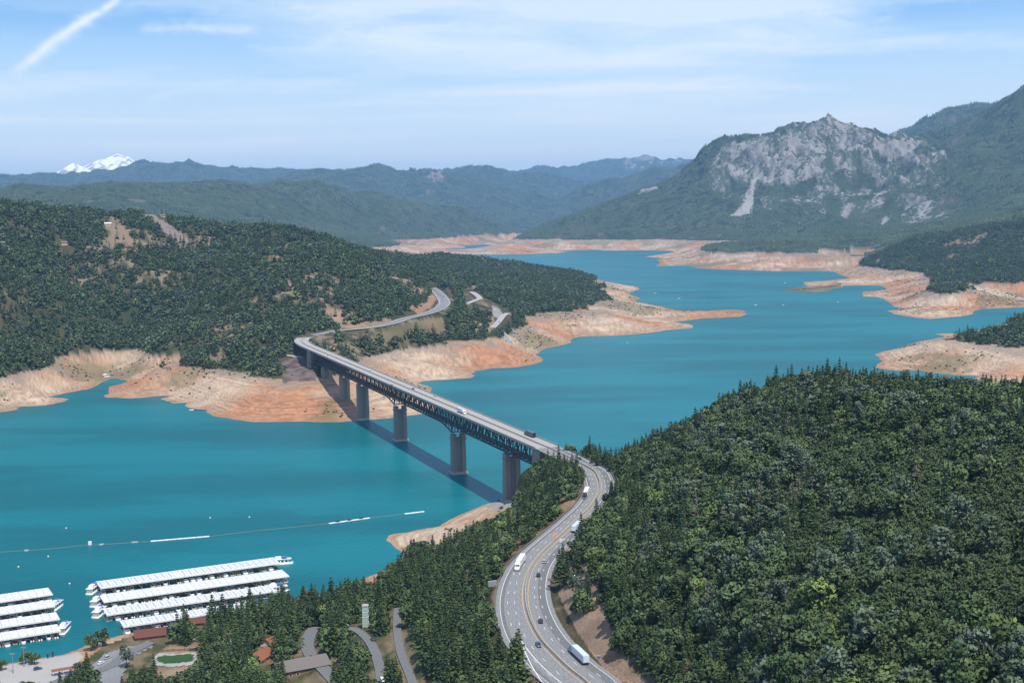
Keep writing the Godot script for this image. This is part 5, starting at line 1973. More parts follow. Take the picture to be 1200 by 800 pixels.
func boat(kind: String, at: Vector3, turn: float, label: String, group := "") -> Node3D:
	if boat_protos.has(kind):
		var c := copy_of(boat_protos[kind], at, turn, label)
		if group: c.set_meta("group", group)
		elif c.has_meta("group"): c.remove_meta("group")
		return c
	var o := thing("houseboat" if kind == "house" else "pontoon_boat" if kind == "pontoon" else "motorboat", label, "boat", at, turn, group)
	match kind:
		"cruiser":
			part("hull", hull_mesh(9.0, 3.0, -0.4, 1.2, 0.2), "hull_white", o)
			part("cabin", prism([Vector2(-2.6, 1.2), Vector2(2.4, 1.2), Vector2(1.3, 2.5), Vector2(-2.6, 2.6)], -1.1, 1.1, 0.12), "hull_white", o)
			part("windscreen", prism([Vector2(2.2, 1.45), Vector2(2.45, 1.45), Vector2(1.45, 2.45), Vector2(1.2, 2.45)], -0.95, 0.95, 0.02), "glass_dark", o)
			part("window", box_mesh(Vector3(-2.2, 1.7, -1.13), Vector3(0.9, 2.2, 1.13)), "glass_dark", o)
			part("canopy", box_mesh(Vector3(-4.2, 2.75, -1.2), Vector3(-1.2, 2.87, 1.2)), "navy_canvas", o)
		"runabout":
			part("hull", hull_mesh(6.6, 2.3, -0.3, 0.85, 0.0), "hull_white", o)
			part("cockpit", box_mesh(Vector3(-2.4, 0.86, -0.8), Vector3(0.6, 0.9, 0.8)), "tan_canvas", o)
			part("windscreen", prism([Vector2(0.9, 0.85), Vector2(1.1, 0.85), Vector2(0.6, 1.4), Vector2(0.5, 1.4)], -0.85, 0.85, 0.02), "glass_dark", o)
			part("outboard_motor", prism([Vector2(-3.6, 0.1), Vector2(-3.25, 0.1), Vector2(-3.2, 1.3), Vector2(-3.65, 1.25)], -0.25, 0.25, 0.06), "glass_dark", o)
			part("canopy", box_mesh(Vector3(-2.2, 1.75, -0.95), Vector3(0.2, 1.84, 0.95)), "maroon_canvas", o)
		"pontoon":
			for s: float in [-0.9, 0.9]:
				part("pontoon", hull_mesh(7.4, 0.7, -0.35, 0.3, 0.2), "steel_grey", o, Transform3D(Basis.IDENTITY, Vector3(0, 0, s)))
			part("deck", box_mesh(Vector3(-3.6, 0.32, -1.25), Vector3(3.3, 0.45, 1.25)), "tan_canvas", o)
			part("rail_panel", box_mesh(Vector3(-3.3, 0.45, -1.22), Vector3(3.0, 1.1, -1.14)), "hull_white", o)
			part("rail_panel", box_mesh(Vector3(-3.3, 0.45, 1.14), Vector3(3.0, 1.1, 1.22)), "hull_white", o)
			part("canopy", box_mesh(Vector3(-2.4, 2.3, -1.2), Vector3(1.4, 2.4, 1.2)), "hull_white", o)
			for q in [Vector2(-2.3, -1.1), Vector2(-2.3, 1.1), Vector2(1.3, -1.1), Vector2(1.3, 1.1)]:
				part("canopy_post", box_mesh(Vector3(q.x - 0.04, 0.45, q.y - 0.04), Vector3(q.x + 0.04, 2.3, q.y + 0.04)), "steel_grey", o)
		"house":
			part("hull", hull_mesh(16.0, 4.8, -0.4, 0.9, 0.9, 0.95), "hull_white", o)
			part("cabin", box_mesh(Vector3(-6.2, 0.9, -2.1), Vector3(4.6, 3.3, 2.1)), "hull_white", o)
			for s: float in [-2.13, 2.13]:
				for k in 4:
					part("window", box_mesh(Vector3(-5.4 + 2.6 * k, 1.7, s - 0.03), Vector3(-3.7 + 2.6 * k, 2.7, s + 0.03)), "glass_dark", o)
			part("windscreen", box_mesh(Vector3(4.6, 1.5, -1.7), Vector3(4.66, 2.8, 1.7)), "glass_dark", o)
			part("roof_deck", box_mesh(Vector3(-7.4, 3.3, -2.4), Vector3(6.8, 3.48, 2.4)), "roof_white", o)
			part("upper_cabin", box_mesh(Vector3(-4.6, 3.48, -1.3), Vector3(0.2, 5.1, 1.3), Vector2(0.9, 0.95)), "hull_white", o)
			part("sun_shade", box_mesh(Vector3(0.4, 5.0, -1.6), Vector3(3.8, 5.1, 1.6)), "blue_canvas", o)
			for q in [Vector2(0.5, -1.5), Vector2(0.5, 1.5), Vector2(3.7, -1.5), Vector2(3.7, 1.5)]:
				part("shade_post", box_mesh(Vector3(q.x - 0.05, 3.48, q.y - 0.05), Vector3(q.x + 0.05, 5.0, q.y + 0.05)), "steel_grey", o)
			for s: float in [-2.3, 2.3]:
				part("deck_rail", box_mesh(Vector3(-7.2, 4.3, s - 0.04), Vector3(6.6, 4.38, s + 0.04)), "steel_grey", o)
			part("rear_deck", box_mesh(Vector3(-8.0, 0.9, -2.2), Vector3(-6.2, 1.0, 2.2)), "tan_canvas", o)
	boat_protos[kind] = o
	return o

# ---------------------------------------------------------------- the marina
const ROOF_Y := 4.6

func covered_dock(bl: Vector2, br: Vector2, fr: Vector2, fl: Vector2, skylights: bool, which: String, berth: String) -> void:
	var a := on_level(bl.x, bl.y, ROOF_Y)
	var b := on_level(br.x, br.y, ROOF_Y)
	var c := on_level(fr.x, fr.y, ROOF_Y)
	var d := on_level(fl.x, fl.y, ROOF_Y)
	var mid_front := (c + d) * 0.5
	var ex := ((b - a) + (c - d)).normalized()
	var ez := Vector3(-ex.z, 0, ex.x)
	if ez.dot(mid_front - (a + b) * 0.5) < 0.0:
		ez = -ez
	var long := ((b - a).length() + (c - d).length()) * 0.5
	var deep := clampf(((mid_front - (a + b) * 0.5).dot(ez)) * 0.88, 8.0, 16.0)
	var at := (a + b + c + d) * 0.25
	var o := thing("covered_dock", which, "dock", Vector3(at.x, 0, at.z), atan2(-ex.z, ex.x), "covered boat docks of the marina")
	# in its own axes x runs along the roof and z towards the front eave
	var sign_z := 1.0 if Basis(Vector3.UP, o.rotation.y).z.dot(ez) > 0.0 else -1.0
	var n := int(round(long / 4.4))
	var step := long / n
	var slab := box_mesh(Vector3(-step / 2 + 0.07, 0, -deep / 2), Vector3(step / 2 - 0.07, 0.16, deep / 2))
	var light_slab := box_mesh(Vector3(-0.5, 0.17, -deep * 0.36), Vector3(0.5, 0.22, deep * 0.36))
	for k in n:
		var x := -long / 2 + step * (k + 0.5)
		var tilt := Basis(Vector3.RIGHT, sign_z * 0.03)
		var p := part("roof_panel", slab, "roof_white", o, Transform3D(tilt, Vector3(x, ROOF_Y, 0)))
		if skylights and k % 24 != 11:
			part("skylight", light_slab, "roof_skylight", p)
	part("eave_beam", box_mesh(Vector3(-long / 2, ROOF_Y - 0.75, sign_z * deep / 2 - 0.12), Vector3(long / 2, ROOF_Y - 0.25, sign_z * deep / 2 + 0.12)), "wall_white", o)
	part("walkway", box_mesh(Vector3(-long / 2, 0.1, -1.0), Vector3(long / 2, 0.6, 1.0)), "dock_wood", o)
	var post := box_mesh(Vector3(-0.11, 0.0, -0.11), Vector3(0.11, ROOF_Y - 0.1, 0.11))
	var finger := box_mesh(Vector3(-0.4, 0.1, -deep * 0.47), Vector3(0.4, 0.5, deep * 0.47))
	for k in range(0, n + 1, 2):
		var x := clampf(-long / 2 + step * k, -long / 2 + 0.3, long / 2 - 0.3)
		for z: float in [-deep * 0.46, deep * 0.46]:
			part("post", post, "steel_grey", o, Transform3D(Basis.IDENTITY, Vector3(x, 0, z)))
		part("finger_pier", finger, "dock_wood", o, Transform3D(Basis.IDENTITY, Vector3(x, 0, 0)))
	# boats nosed in under the front eave
	var front := Basis(Vector3.UP, o.rotation.y)
	for k in n:
		var roll := rng.randf()
		if roll < 0.22:
			continue
		var kind := "cruiser" if roll < 0.5 else "runabout" if roll < 0.75 else "pontoon"
		var p := o.position + front * Vector3(-long / 2 + step * (k + 0.5) + rng.randf_range(-0.3, 0.3), 0, sign_z * (deep / 2 - rng.randf_range(3.0, 4.6)))
		if to_pixel(p).x < -8:
			continue
		var turn: float = o.rotation.y + PI / 2 * sign_z * (1.0 if rng.randf() < 0.75 else -1.0)
		var words: String = {"cruiser": "white cabin boat with navy awning", "runabout": "small white runabout with maroon awning", "pontoon": "white canopied pontoon boat"}[kind]
		boat(kind, p, turn, words + " " + berth, "boats " + berth)

func make_marina() -> void:
	var v := func(x: float, y: float) -> Vector2: return Vector2(x, y)
	covered_dock(v.call(113, 681), v.call(323, 652), v.call(325, 661), v.call(115, 690), true, "long white covered dock with skylights, outermost of the large marina", "under the outermost skylight roof of the large marina")
	covered_dock(v.call(117, 697), v.call(333, 667), v.call(336, 675.5), v.call(119, 706), false, "long plain white covered dock, second row of the large marina", "under the plain white roof of the large marina")
	covered_dock(v.call(121, 713), v.call(318, 685), v.call(322, 693), v.call(123, 721), true, "white covered dock with skylights behind the lakeside pines", "under the skylight roof behind the pines")
	covered_dock(v.call(140, 727), v.call(300, 704), v.call(303, 711), v.call(143, 735), true, "white covered dock with skylights closest to the bank", "under the skylight roof closest to the bank")
	covered_dock(v.call(-60, 705), v.call(58, 688), v.call(59.5, 697), v.call(-58, 714), false, "plain white covered dock, outermost of the small marina", "under the outermost roof of the small marina")
	covered_dock(v.call(-60, 720), v.call(61, 702.5), v.call(62, 710.5), v.call(-58, 729), false, "plain white covered dock, second row of the small marina", "under the second roof of the small marina")
	covered_dock(v.call(-60, 735), v.call(67, 717), v.call(68, 725.5), v.call(-58, 744), false, "plain white covered dock, third row of the small marina", "under the third roof of the small marina")
	covered_dock(v.call(-60, 750), v.call(68, 731), v.call(69.5, 739.5), v.call(-58, 759), false, "plain white covered dock, innermost of the small marina", "under the innermost roof of the small marina")
	for q in [[109, 690, 1.5, "white houseboat tied to the end of the outermost skylight dock"], [114, 704.5, 1.5, "white houseboat tied to the end of the plain white dock"], [116.5, 717, 1.5, "white houseboat tied to the dock end by the pines"], [329.5, 657.5, 0.25, "white houseboat at the far end of the outermost skylight dock"], [65, 709.5, 1.5, "white houseboat tied to the second dock of the small marina"], [75, 736, 1.62, "large white houseboat tied to the innermost dock of the small marina"], [324, 690, 0.3, "white houseboat moored behind the tall lakeside pine"]]:
		boat("house", on_level(q[0], q[1] + 3.0, 0.0), q[2], q[3])

# ---------------------------------------------------------------- the resort on the bank
func gable_house(called: String, label: String, at: Vector3, turn: float, wide: float, deep: float, wall: float, rise: float, roof: String, walls: String) -> Node3D:
	var o := thing(called, label, "house", at, turn)
	part("wall", box_mesh(Vector3(-wide / 2, -2.5, -deep / 2), Vector3(wide / 2, wall, deep / 2)), walls, o)
	for s: float in [-1.0, 1.0]:
		part("gable", prism([Vector2(-deep / 2, wall), Vector2(deep / 2, wall), Vector2(0, wall + rise * 0.93)], -0.1, 0.1), walls, o, Transform3D(Basis(Vector3.UP, PI / 2), Vector3(s * (wide / 2 - 0.12), 0, 0)))
	var slope := Vector2(deep / 2 + 0.7, rise * (deep / 2 + 0.7) / (deep / 2)).length()
	var ang := atan2(rise, deep / 2)
	for s: float in [-1.0, 1.0]:
		var b := Basis(Vector3.RIGHT, s * ang)
		var p := part("roof", box_mesh(Vector3(-wide / 2 - 0.6, 0, minf(0.0, s * slope)), Vector3(wide / 2 + 0.6, 0.22, maxf(0.0, s * slope))), roof, o, Transform3D(b, Vector3(0, wall + rise, 0)))
		# courses of shingles show as low steps
		for k in 5:
			part("shingle_course", box_mesh(Vector3(-wide / 2 - 0.6, 0.221, 0.0), Vector3(wide / 2 + 0.6, 0.25, slope * 0.09)), roof, p, Transform3D(Basis.IDENTITY, Vector3(0, 0, (slope * (0.08 + 0.19 * k)) if s > 0.0 else -slope * (0.08 + 0.19 * k) - slope * 0.09)))
	part("chimney", box_mesh(Vector3(wide * 0.2, wall + rise * 0.4, -0.5), Vector3(wide * 0.2 + 0.9, wall + rise + 0.9, 0.4)), "wall_brown", o)
	var n := maxi(2, int(wide / 3.4))
	for k in n:
		var x := -wide / 2 + wide * (k + 0.5) / n
		for s: float in [-1.0, 1.0]:
			if k == n / 2 and s > 0.0:
				var dr := part("door", box_mesh(Vector3(x - 0.5, 0.05, deep / 2), Vector3(x + 0.5, 2.1, deep / 2 + 0.06)), "wall_brown", o)
				part("handle", box_mesh(Vector3(x + 0.3, 1.0, deep / 2 + 0.06), Vector3(x + 0.38, 1.1, deep / 2 + 0.12)), "steel_grey", dr)
			else:
				var fr := part("window_frame", box_mesh(Vector3(x - 0.7, 0.85, s * (deep / 2 + 0.03) - 0.03), Vector3(x + 0.7, 2.15, s * (deep / 2 + 0.03) + 0.03)), "white_paint", o)
				part("pane", box_mesh(Vector3(x - 0.58, 0.97, s * (deep / 2 + 0.07) - 0.02), Vector3(x + 0.58, 2.03, s * (deep / 2 + 0.07) + 0.02)), "glass_dark", fr)
	keep_clear.append([at, maxf(wide, deep) * 0.62])
	return o

func on_ground(px: float, py: float, guess: float) -> Vector3:
	# walk down the sight line until it meets the land
	var d := ray(px, py)
	var t := 150.0
	var p := cam.position
	while t < 9000.0:
		p = cam.position + d * t
		if p.y <= height_at(p.x, p.z):
			return Vector3(p.x, height_at(p.x, p.z), p.z)
		t += clampf((p.y - height_at(p.x, p.z)) * 1.2, 1.5, 60.0)
	return on_level(px, py, guess)

func pad(called: String, label: String, outline: Array, material: String, lift: float) -> MeshInstance3D:
	# a flat paved or planted area laid on the ground: an outline in pixels, draped on the land
	var pts := PackedVector2Array()
	for i in range(0, outline.size(), 2):
		var p := on_ground(outline[i], outline[i + 1], 5.0)
		pts.append(Vector2(p.x, p.z))
	var box := Rect2(pts[0], Vector2.ZERO)
	for p in pts:
		box = box.expand(p)
	var st := new_st()
	var cell := 2.0
	var nx := int(box.size.x / cell)
	var nz := int(box.size.y / cell)
	for j in nz:
		for i in nx:
			var m := box.position + Vector2((i + 0.5) * cell, (j + 0.5) * cell)
			if not Geometry2D.is_point_in_polygon(m, pts):
				continue
			var q: Array = []
			for k in [Vector2(0, 0), Vector2(1, 0), Vector2(1, 1), Vector2(0, 1)]:
				var g: Vector2 = box.position + (Vector2(i, j) + k) * cell
				q.append(Vector3(g.x, height_at(g.x, g.y) + lift, g.y))
			for k in [0, 1, 2, 0, 2, 3]:
				st.add_vertex(q[k])
	for p in pts:
		keep_clear.append([Vector3(p.x, 0, p.y), 4.0])
	var mid_ := box.get_center()
	keep_clear.append([Vector3(mid_.x, 0, mid_.y), minf(box.size.x, box.size.y) * 0.5])
	st.generate_normals()
	var o := part(called, st.commit(), material, self)
	structure(o, label)
	return o

func make_resort() -> void:
	pad("parking_lot", "grey paved boat launch beside the small marina", [-10, 783, 30, 776, 78, 768, 92, 764, 100, 772, 60, 800, -10, 812], "pale_concrete", 0.3)
	pad("parking_lot", "grey parking lot among the trees below the marina store", [104, 800, 108, 780, 122, 766, 150, 758, 172, 752, 178, 760, 160, 768, 146, 785, 140, 812], "asphalt", 0.3)
	pad("lawn", "small clipped green lawn in a pale kerb", [184, 772, 190, 769, 225, 768, 226, 777, 200, 779, 186, 777], "lawn", 0.55)
	pad("terrace", "pale paved terrace round the small lawn", [178, 773, 186, 766, 230, 765, 231, 780, 200, 783, 182, 780], "pale_concrete", 0.35)
	gable_house("marina_store", "brown roofed marina store at the water's edge", on_level(178, 748, 1.2), 0.35, 19.0, 12.0, 3.2, 2.6, "roof_red", "wall_brown")
	gable_house("boat_office", "low brown roofed office between the dock and the pines", on_level(230, 733, 1.2), 0.15, 11.0, 8.0, 2.8, 1.8, "roof_red", "wall_brown")
	gable_house("cottage", "white cottage with a red tiled roof among the oaks", on_ground(304, 775, 26), 1.25, 13.0, 8.0, 3.0, 2.4, "roof_orange", "wall_white")
	gable_house("cottage", "white cottage with a faded red roof half hidden by pines", on_ground(319, 758, 24), 1.1, 10.0, 7.0, 3.0, 2.2, "roof_orange", "wall_white")
	gable_house("lodge", "wide lodge with a grey shingled roof above the drive", on_ground(352, 788, 33), 0.5, 24.0, 12.0, 3.4, 3.0, "roof_grey", "wall_brown")
	gable_house("shed", "small shed with a white roof beside the lane", on_ground(455, 802, 40), 0.4, 6.0, 5.0, 2.4, 1.0, "roof_white", "wall_white")
	# the shelter with a red roof
	var at := on_ground(73, 790, 3)
	var sh := thing("bus_shelter", "open shelter with a red roof and blue rail by the boat launch", "shelter", at, 0.5)
	part("roof", box_mesh(Vector3(-5.5, 2.7, -1.8), Vector3(5.5, 2.95, 1.8)), "roof_orange", sh)
	for x: float in [-5.0, 0.0, 5.0]:
		for z: float in [-1.5, 1.5]:
			part("post", box_mesh(Vector3(x - 0.09, -0.5, z - 0.09), Vector3(x + 0.09, 2.7, z + 0.09)), "white_paint", sh)
	part("rail", box_mesh(Vector3(-5.4, 0.5, 1.6), Vector3(5.4, 1.1, 1.7)), "blue_canvas", sh)
	part("bench", box_mesh(Vector3(-4.2, 0.4, -1.2), Vector3(4.2, 0.5, -0.7)), "dock_wood", sh)
	keep_clear.append([at, 9.0])
	# tall floodlight poles
	for q in [[15, 790, "tall floodlight pole at the water's edge of the boat launch"], [28, 782, "tall floodlight pole beside the shrub on the boat launch"]]:
		var p := on_ground(q[0], q[1], 3)
		var o := thing("floodlight_pole", q[2], "light pole", p)
		part("mast", box_mesh(Vector3(-0.16, -1, -0.16), Vector3(0.16, 10.5, 0.16), Vector2(0.6, 0.6)), "steel_grey", o)
		part("cross_arm", box_mesh(Vector3(-1.3, 10.3, -0.1), Vector3(1.3, 10.5, 0.1)), "steel_grey", o)
		for x: float in [-1.1, -0.35, 0.35, 1.1]:
			part("lamp_head", box_mesh(Vector3(x - 0.28, 10.5, -0.3), Vector3(x + 0.28, 10.95, 0.3)), "steel_grey", o)
		keep_clear.append([p, 5.0])
	for q in [[55.5, 772, "dark standing pylon by the launch, beside its twin"], [61.5, 770, "dark standing pylon by the launch, nearer the trees"]]:
		var p := on_ground(q[0], q[1], 3)
		var o := thing("pylon_post", q[2], "post", p)
		part("post", box_mesh(Vector3(-0.35, -0.5, -0.35), Vector3(0.35, 2.4, 0.35)), "steel_dark", o)
		part("cap", box_mesh(Vector3(-0.55, 2.4, -0.55), Vector3(0.55, 2.75, 0.55)), "steel_dark", o)
	# the pale green tower
	at = on_ground(428.5, 736, 34)
	var tw := thing("water_tower", "slender pale green lattice tower standing among the pines", "tower", at)
	for x: float in [-1.3, 1.3]:
		for z: float in [-1.3, 1.3]:
			part("leg", box_mesh(Vector3(x - 0.16, -1, z - 0.16), Vector3(x + 0.16, 11.5, z + 0.16)), "tank_green", tw)
	for k in 4:
		for s: float in [-1.3, 1.3]:
			part("panel", box_mesh(Vector3(-1.2, 0.4 + 2.8 * k, s - 0.05), Vector3(1.2, 2.6 + 2.8 * k, s + 0.05)), "tank_green", tw)
			part("panel", box_mesh(Vector3(s - 0.05, 0.4 + 2.8 * k, -1.2), Vector3(s + 0.05, 2.6 + 2.8 * k, 1.2)), "tank_green", tw)
		part("ring_beam", box_mesh(Vector3(-1.5, 2.65 + 2.8 * k, -1.5), Vector3(1.5, 2.85 + 2.8 * k, 1.5)), "white_paint", tw)
	part("roof", box_mesh(Vector3(-1.7, 11.5, -1.7), Vector3(1.7, 12.0, 1.7), Vector2(0.6, 0.6)), "pale_concrete", tw)
	keep_clear.append([at, 6.0])
	# dark fence above the lawn
	var fence_pts := PackedVector3Array()
	for k in 9:
		var p := on_ground(183 + 6.6 * k, 764.5 - 0.35 * k, 16)
		fence_pts.append(p)
	var fe := thing("fence", "dark board fence along the terrace above the small lawn", "fence")
	for k in 8:
		var a := fence_pts[k]
		var b := fence_pts[k + 1]
		var seg := box_mesh(Vector3(-0.5, 0, -0.5), Vector3(0.5, 1, 0.5))
		part("rail", seg, "wall_brown", fe, bar(a + Vector3(0, 1.15, 0), b + Vector3(0, 1.15, 0), 0.12, 0.2, Vector3.UP))
		part("post", seg, "wall_brown", fe, bar(a + Vector3(0, -0.3, 0), a + Vector3(0, 1.4, 0), 0.18, 0.18, Vector3.RIGHT))
		for m in 5:
			var q := a.lerp(b, (m + 0.5) / 5.0)
			part("board", seg, "wall_brown", fe, bar(q + Vector3(0, 0.1, 0), q + Vector3(0, 1.25, 0), 0.42, 0.06, (b - a).normalized()))

# ---------------------------------------------------------------- far things
func road_sign(called: String, label: String, foot: Vector3, wide: float, tall: float, up: float, face: String, turn: float) -> void:
	var o := thing(called, label, "sign", foot, turn)
	part("panel", box_mesh(Vector3(-wide / 2, up, -0.06), Vector3(wide / 2, up + tall, 0.06)), face, o)
	part("panel_rim", box_mesh(Vector3(-wide / 2 - 0.08, up + tall, -0.08), Vector3(wide / 2 + 0.08, up + tall + 0.1, 0.08)), "white_paint", o)
	for x: float in ([-wide * 0.32, wide * 0.32] if wide > 1.6 else [0.0]):
		part("post", box_mesh(Vector3(x - 0.08, -0.8, -0.2), Vector3(x + 0.08, up + tall * 0.9, -0.08)), "steel_grey", o)
	keep_clear.append([foot, 4.0])

func make_hillside_things() -> void:
	for q in [[126, 264, 16.0, "long tan house with a pale roof on the wooded ridge", "roof_white"], [149, 292, 18.0, "brown house with a steep roof in a hillside clearing", "roof_red"], [158, 294, 11.0, "tan outbuilding beside the brown house in the clearing", "roof_orange"], [75, 286, 14.0, "pale house among browned trees on the hillside", "roof_grey"], [190, 254, 15.0, "grey roofed house on the crest beside the cleared strip", "roof_grey"], [2, 287, 14.0, "grey roofed house in the woods at the foot of the crest", "roof_grey"], [141, 244, 12.0, "tan cabin on the ridge above the pale roofed house", "roof_orange"]]:
		var p := on_ground(q[0], q[1], 150)
		gable_house("hillside_house", q[3], p, 0.3, q[2] * 0.75, q[2] * 0.45, 3.4, 2.2, q[4], "wall_tan")
		keep_clear.append([p + (cam.position - p).normalized() * 10.0, 9.0])
	# the guide sign on the far highway and the signs on the near one
	var g := on_level(545, 361, 60)
	road_sign("guide_sign", "green guide sign above the frontage road beyond the bridge", Vector3(g.x, height_at(g.x, g.z), g.z), 8.5, 3.2, 4.0, "sign_green", 0.3)
	var s := on_level(577, 695, 56)
	road_sign("sign_board", "grey backed sign board on posts beside the highway verge", Vector3(s.x, height_at(s.x, s.z), s.z), 4.4, 2.7, 2.0, "sign_grey", 0.5)
	var m := on_level(651, 634, ROAD_Y)
	road_sign("warning_sign", "orange warning sign on the highway median barrier", Vector3(m.x, ROAD_Y + 0.9, m.z), 1.5, 1.6, 1.6, "sign_orange", 0.4)
	var bl := on_ground(702, 776, 62)
	road_sign("marker_sign", "small blue marker sign on the cutting above the highway", bl, 1.3, 1.0, 1.3, "blue_canvas", -0.4)
	var bo := on_level(391.5, 411, ROAD_Y)
	road_sign("warning_sign", "orange warning sign at the far end of the bridge", Vector3(bo.x, ROAD_Y + 0.9, bo.z), 2.2, 2.2, 1.2, "sign_orange", 0.4)
	# the lattice pylon on the point
	var f := on_ground(1154, 362, 10)
	var t := thing("power_pylon", "tall steel lattice pylon on the bare tan point", "pylon", f)
	var unit := box_mesh(Vector3(-0.5, 0, -0.5), Vector3(0.5, 1, 0.5))
	for x: float in [-1.0, 1.0]:
		for z: float in [-1.0, 1.0]:
			part("leg", unit, "steel_grey", t, bar(Vector3(x * 4.5, -1.5, z * 4.5), Vector3(x * 0.7, 44, z * 0.7), 0.35, 0.35, Vector3.RIGHT))
	for k in 7:
		var y0 := 6.0 * k
		var w0 := lerpf(4.5, 0.7, y0 / 44.0)
		var w1 := lerpf(4.5, 0.7, (y0 + 6.0) / 44.0)
		for z: float in [-1.0, 1.0]:
			part("brace", unit, "steel_grey", t, bar(Vector3(-w0, y0, z * w0), Vector3(w1, y0 + 6.0, z * w1), 0.2, 0.2, Vector3.UP if false else Vector3(0, 0, 1)))
			part("brace", unit, "steel_grey", t, bar(Vector3(w0, y0, z * w0), Vector3(-w1, y0 + 6.0, z * w1), 0.2, 0.2, Vector3(0, 0, 1)))
	for y: float in [31.0, 36.5, 42.0]:
		part("cross_arm", unit, "steel_grey", t, bar(Vector3(-7.0, y, 0), Vector3(7.0, y, 0), 0.4, 0.4, Vector3.UP))

# ---------------------------------------------------------------- traffic
func wheel_set(o: Node3D, xs: Array, half: float, r: float) -> void:
	var tyre := drum(r, -0.14, 0.14, 12)
	var rim := drum(r * 0.6, -0.15, 0.15, 8)
	for x: float in xs:
		for z: float in [-half, half]:
			var w := part("wheel", tyre, "tyre", o, Transform3D(Basis.IDENTITY, Vector3(x, r, z)))
			part("rim", rim, "rim", w)

func paint_mat(called: String, c: Color) -> String:
	if not mats.has(called):
		var m := mat(called, c, 0.35, 0.0, 0.5)
		m.clearcoat_enabled = true
		m.clearcoat = 0.5
		m.clearcoat_roughness = 0.1
	return called

func car(label: String, at: Vector3, turn: float, paint: String, tall := 0.0) -> void:
	var o := thing("car", label, "car", at, turn)
	var roof := 1.42 + tall
	part("body", prism([Vector2(-2.25, 0.38), Vector2(-2.3, 0.75), Vector2(-2.1, 0.92), Vector2(1.0, 0.95), Vector2(2.0, 0.82), Vector2(2.3, 0.62), Vector2(2.25, 0.32)], -0.9, 0.9, 0.09), paint, o)
	part("cabin", prism([Vector2(-1.9 - tall, 0.9), Vector2(-1.4 - tall, roof), Vector2(0.2, roof), Vector2(1.1, 0.9)], -0.8, 0.8, 0.1), "glass_dark", o)
	part("roof", prism([Vector2(-1.5 - tall, roof - 0.02), Vector2(-1.35 - tall, roof + 0.06), Vector2(0.15, roof + 0.06), Vector2(0.3, roof - 0.02)], -0.74, 0.74, 0.05), paint, o)
	wheel_set(o, [-1.4, 1.4], 0.8, 0.33)
	for z: float in [-0.65, 0.65]:
		part("headlight", box_mesh(Vector3(2.18, 0.58, z - 0.17), Vector3(2.3, 0.72, z + 0.17)), "lamp_glass", o)
		part("tail_light", box_mesh(Vector3(-2.31, 0.66, z - 0.16), Vector3(-2.22, 0.84, z + 0.16)), "tail_red", o)

func truck(label: String, at: Vector3, turn: float, cab: String, box: String, long := 14.5) -> void:
	var o := thing("semi_truck", label, "truck", at, turn)
	part("trailer", prism([Vector2(-long + 2.0, 1.15), Vector2(-long + 2.0, 4.05), Vector2(2.0, 4.05), Vector2(2.0, 1.15)], -1.28, 1.28, 0.06), box, o)
	part("trailer_frame", box_mesh(Vector3(-long + 2.2, 0.75, -0.5), Vector3(5.0, 1.13, 0.5)), "steel_dark", o)
	part("cab", prism([Vector2(2.7, 0.7), Vector2(2.7, 3.3), Vector2(3.6, 3.55), Vector2(4.9, 2.75), Vector2(5.1, 1.85), Vector2(7.0, 1.65), Vector2(7.2, 0.6)], -1.2, 1.2, 0.12), cab, o)
	part("windscreen", prism([Vector2(4.93, 2.7), Vector2(5.14, 1.95), Vector2(5.2, 1.95), Vector2(5.0, 2.72)], -0.98, 0.98, 0.01), "glass_dark", o)
	for z: float in [-1.22, 1.22]:
		part("side_window", box_mesh(Vector3(3.9, 1.95, z - 0.02), Vector3(4.8, 2.6, z + 0.02)), "glass_dark", o)
		part("headlight", box_mesh(Vector3(7.1, 0.95, z * 0.75 - 0.2), Vector3(7.25, 1.2, z * 0.75 + 0.2)), "lamp_glass", o)
		part("exhaust_stack", box_mesh(Vector3(2.75, 1.0, z * 0.9 - 0.08), Vector3(2.9, 4.1, z * 0.9 + 0.08)), "rim", o)
	part("bumper", box_mesh(Vector3(7.2, 0.4, -1.2), Vector3(7.35, 0.8, 1.2)), "rim", o)
	part("rear_door", box_mesh(Vector3(-long + 1.93, 1.3, -1.15), Vector3(-long + 2.0, 3.9, 1.15)), box, o)
	wheel_set(o, [-long + 3.0, -long + 4.2, 2.8, 4.0, 6.3], 1.05, 0.5)

func lane_dir(p: Vector3) -> Vector3:
	var best := 1e9
	var t := Vector3.FORWARD
	for l: PackedVector3Array in [highway.pts, span, north_road.pts] + lanes_small.map(func(w): return w.pts):
		for i in l.size() - 1:
			var d := l[i].distance_squared_to(p)
			if d < best:
				best = d
				t = (l[i + 1] - l[i]).normalized()
	return t

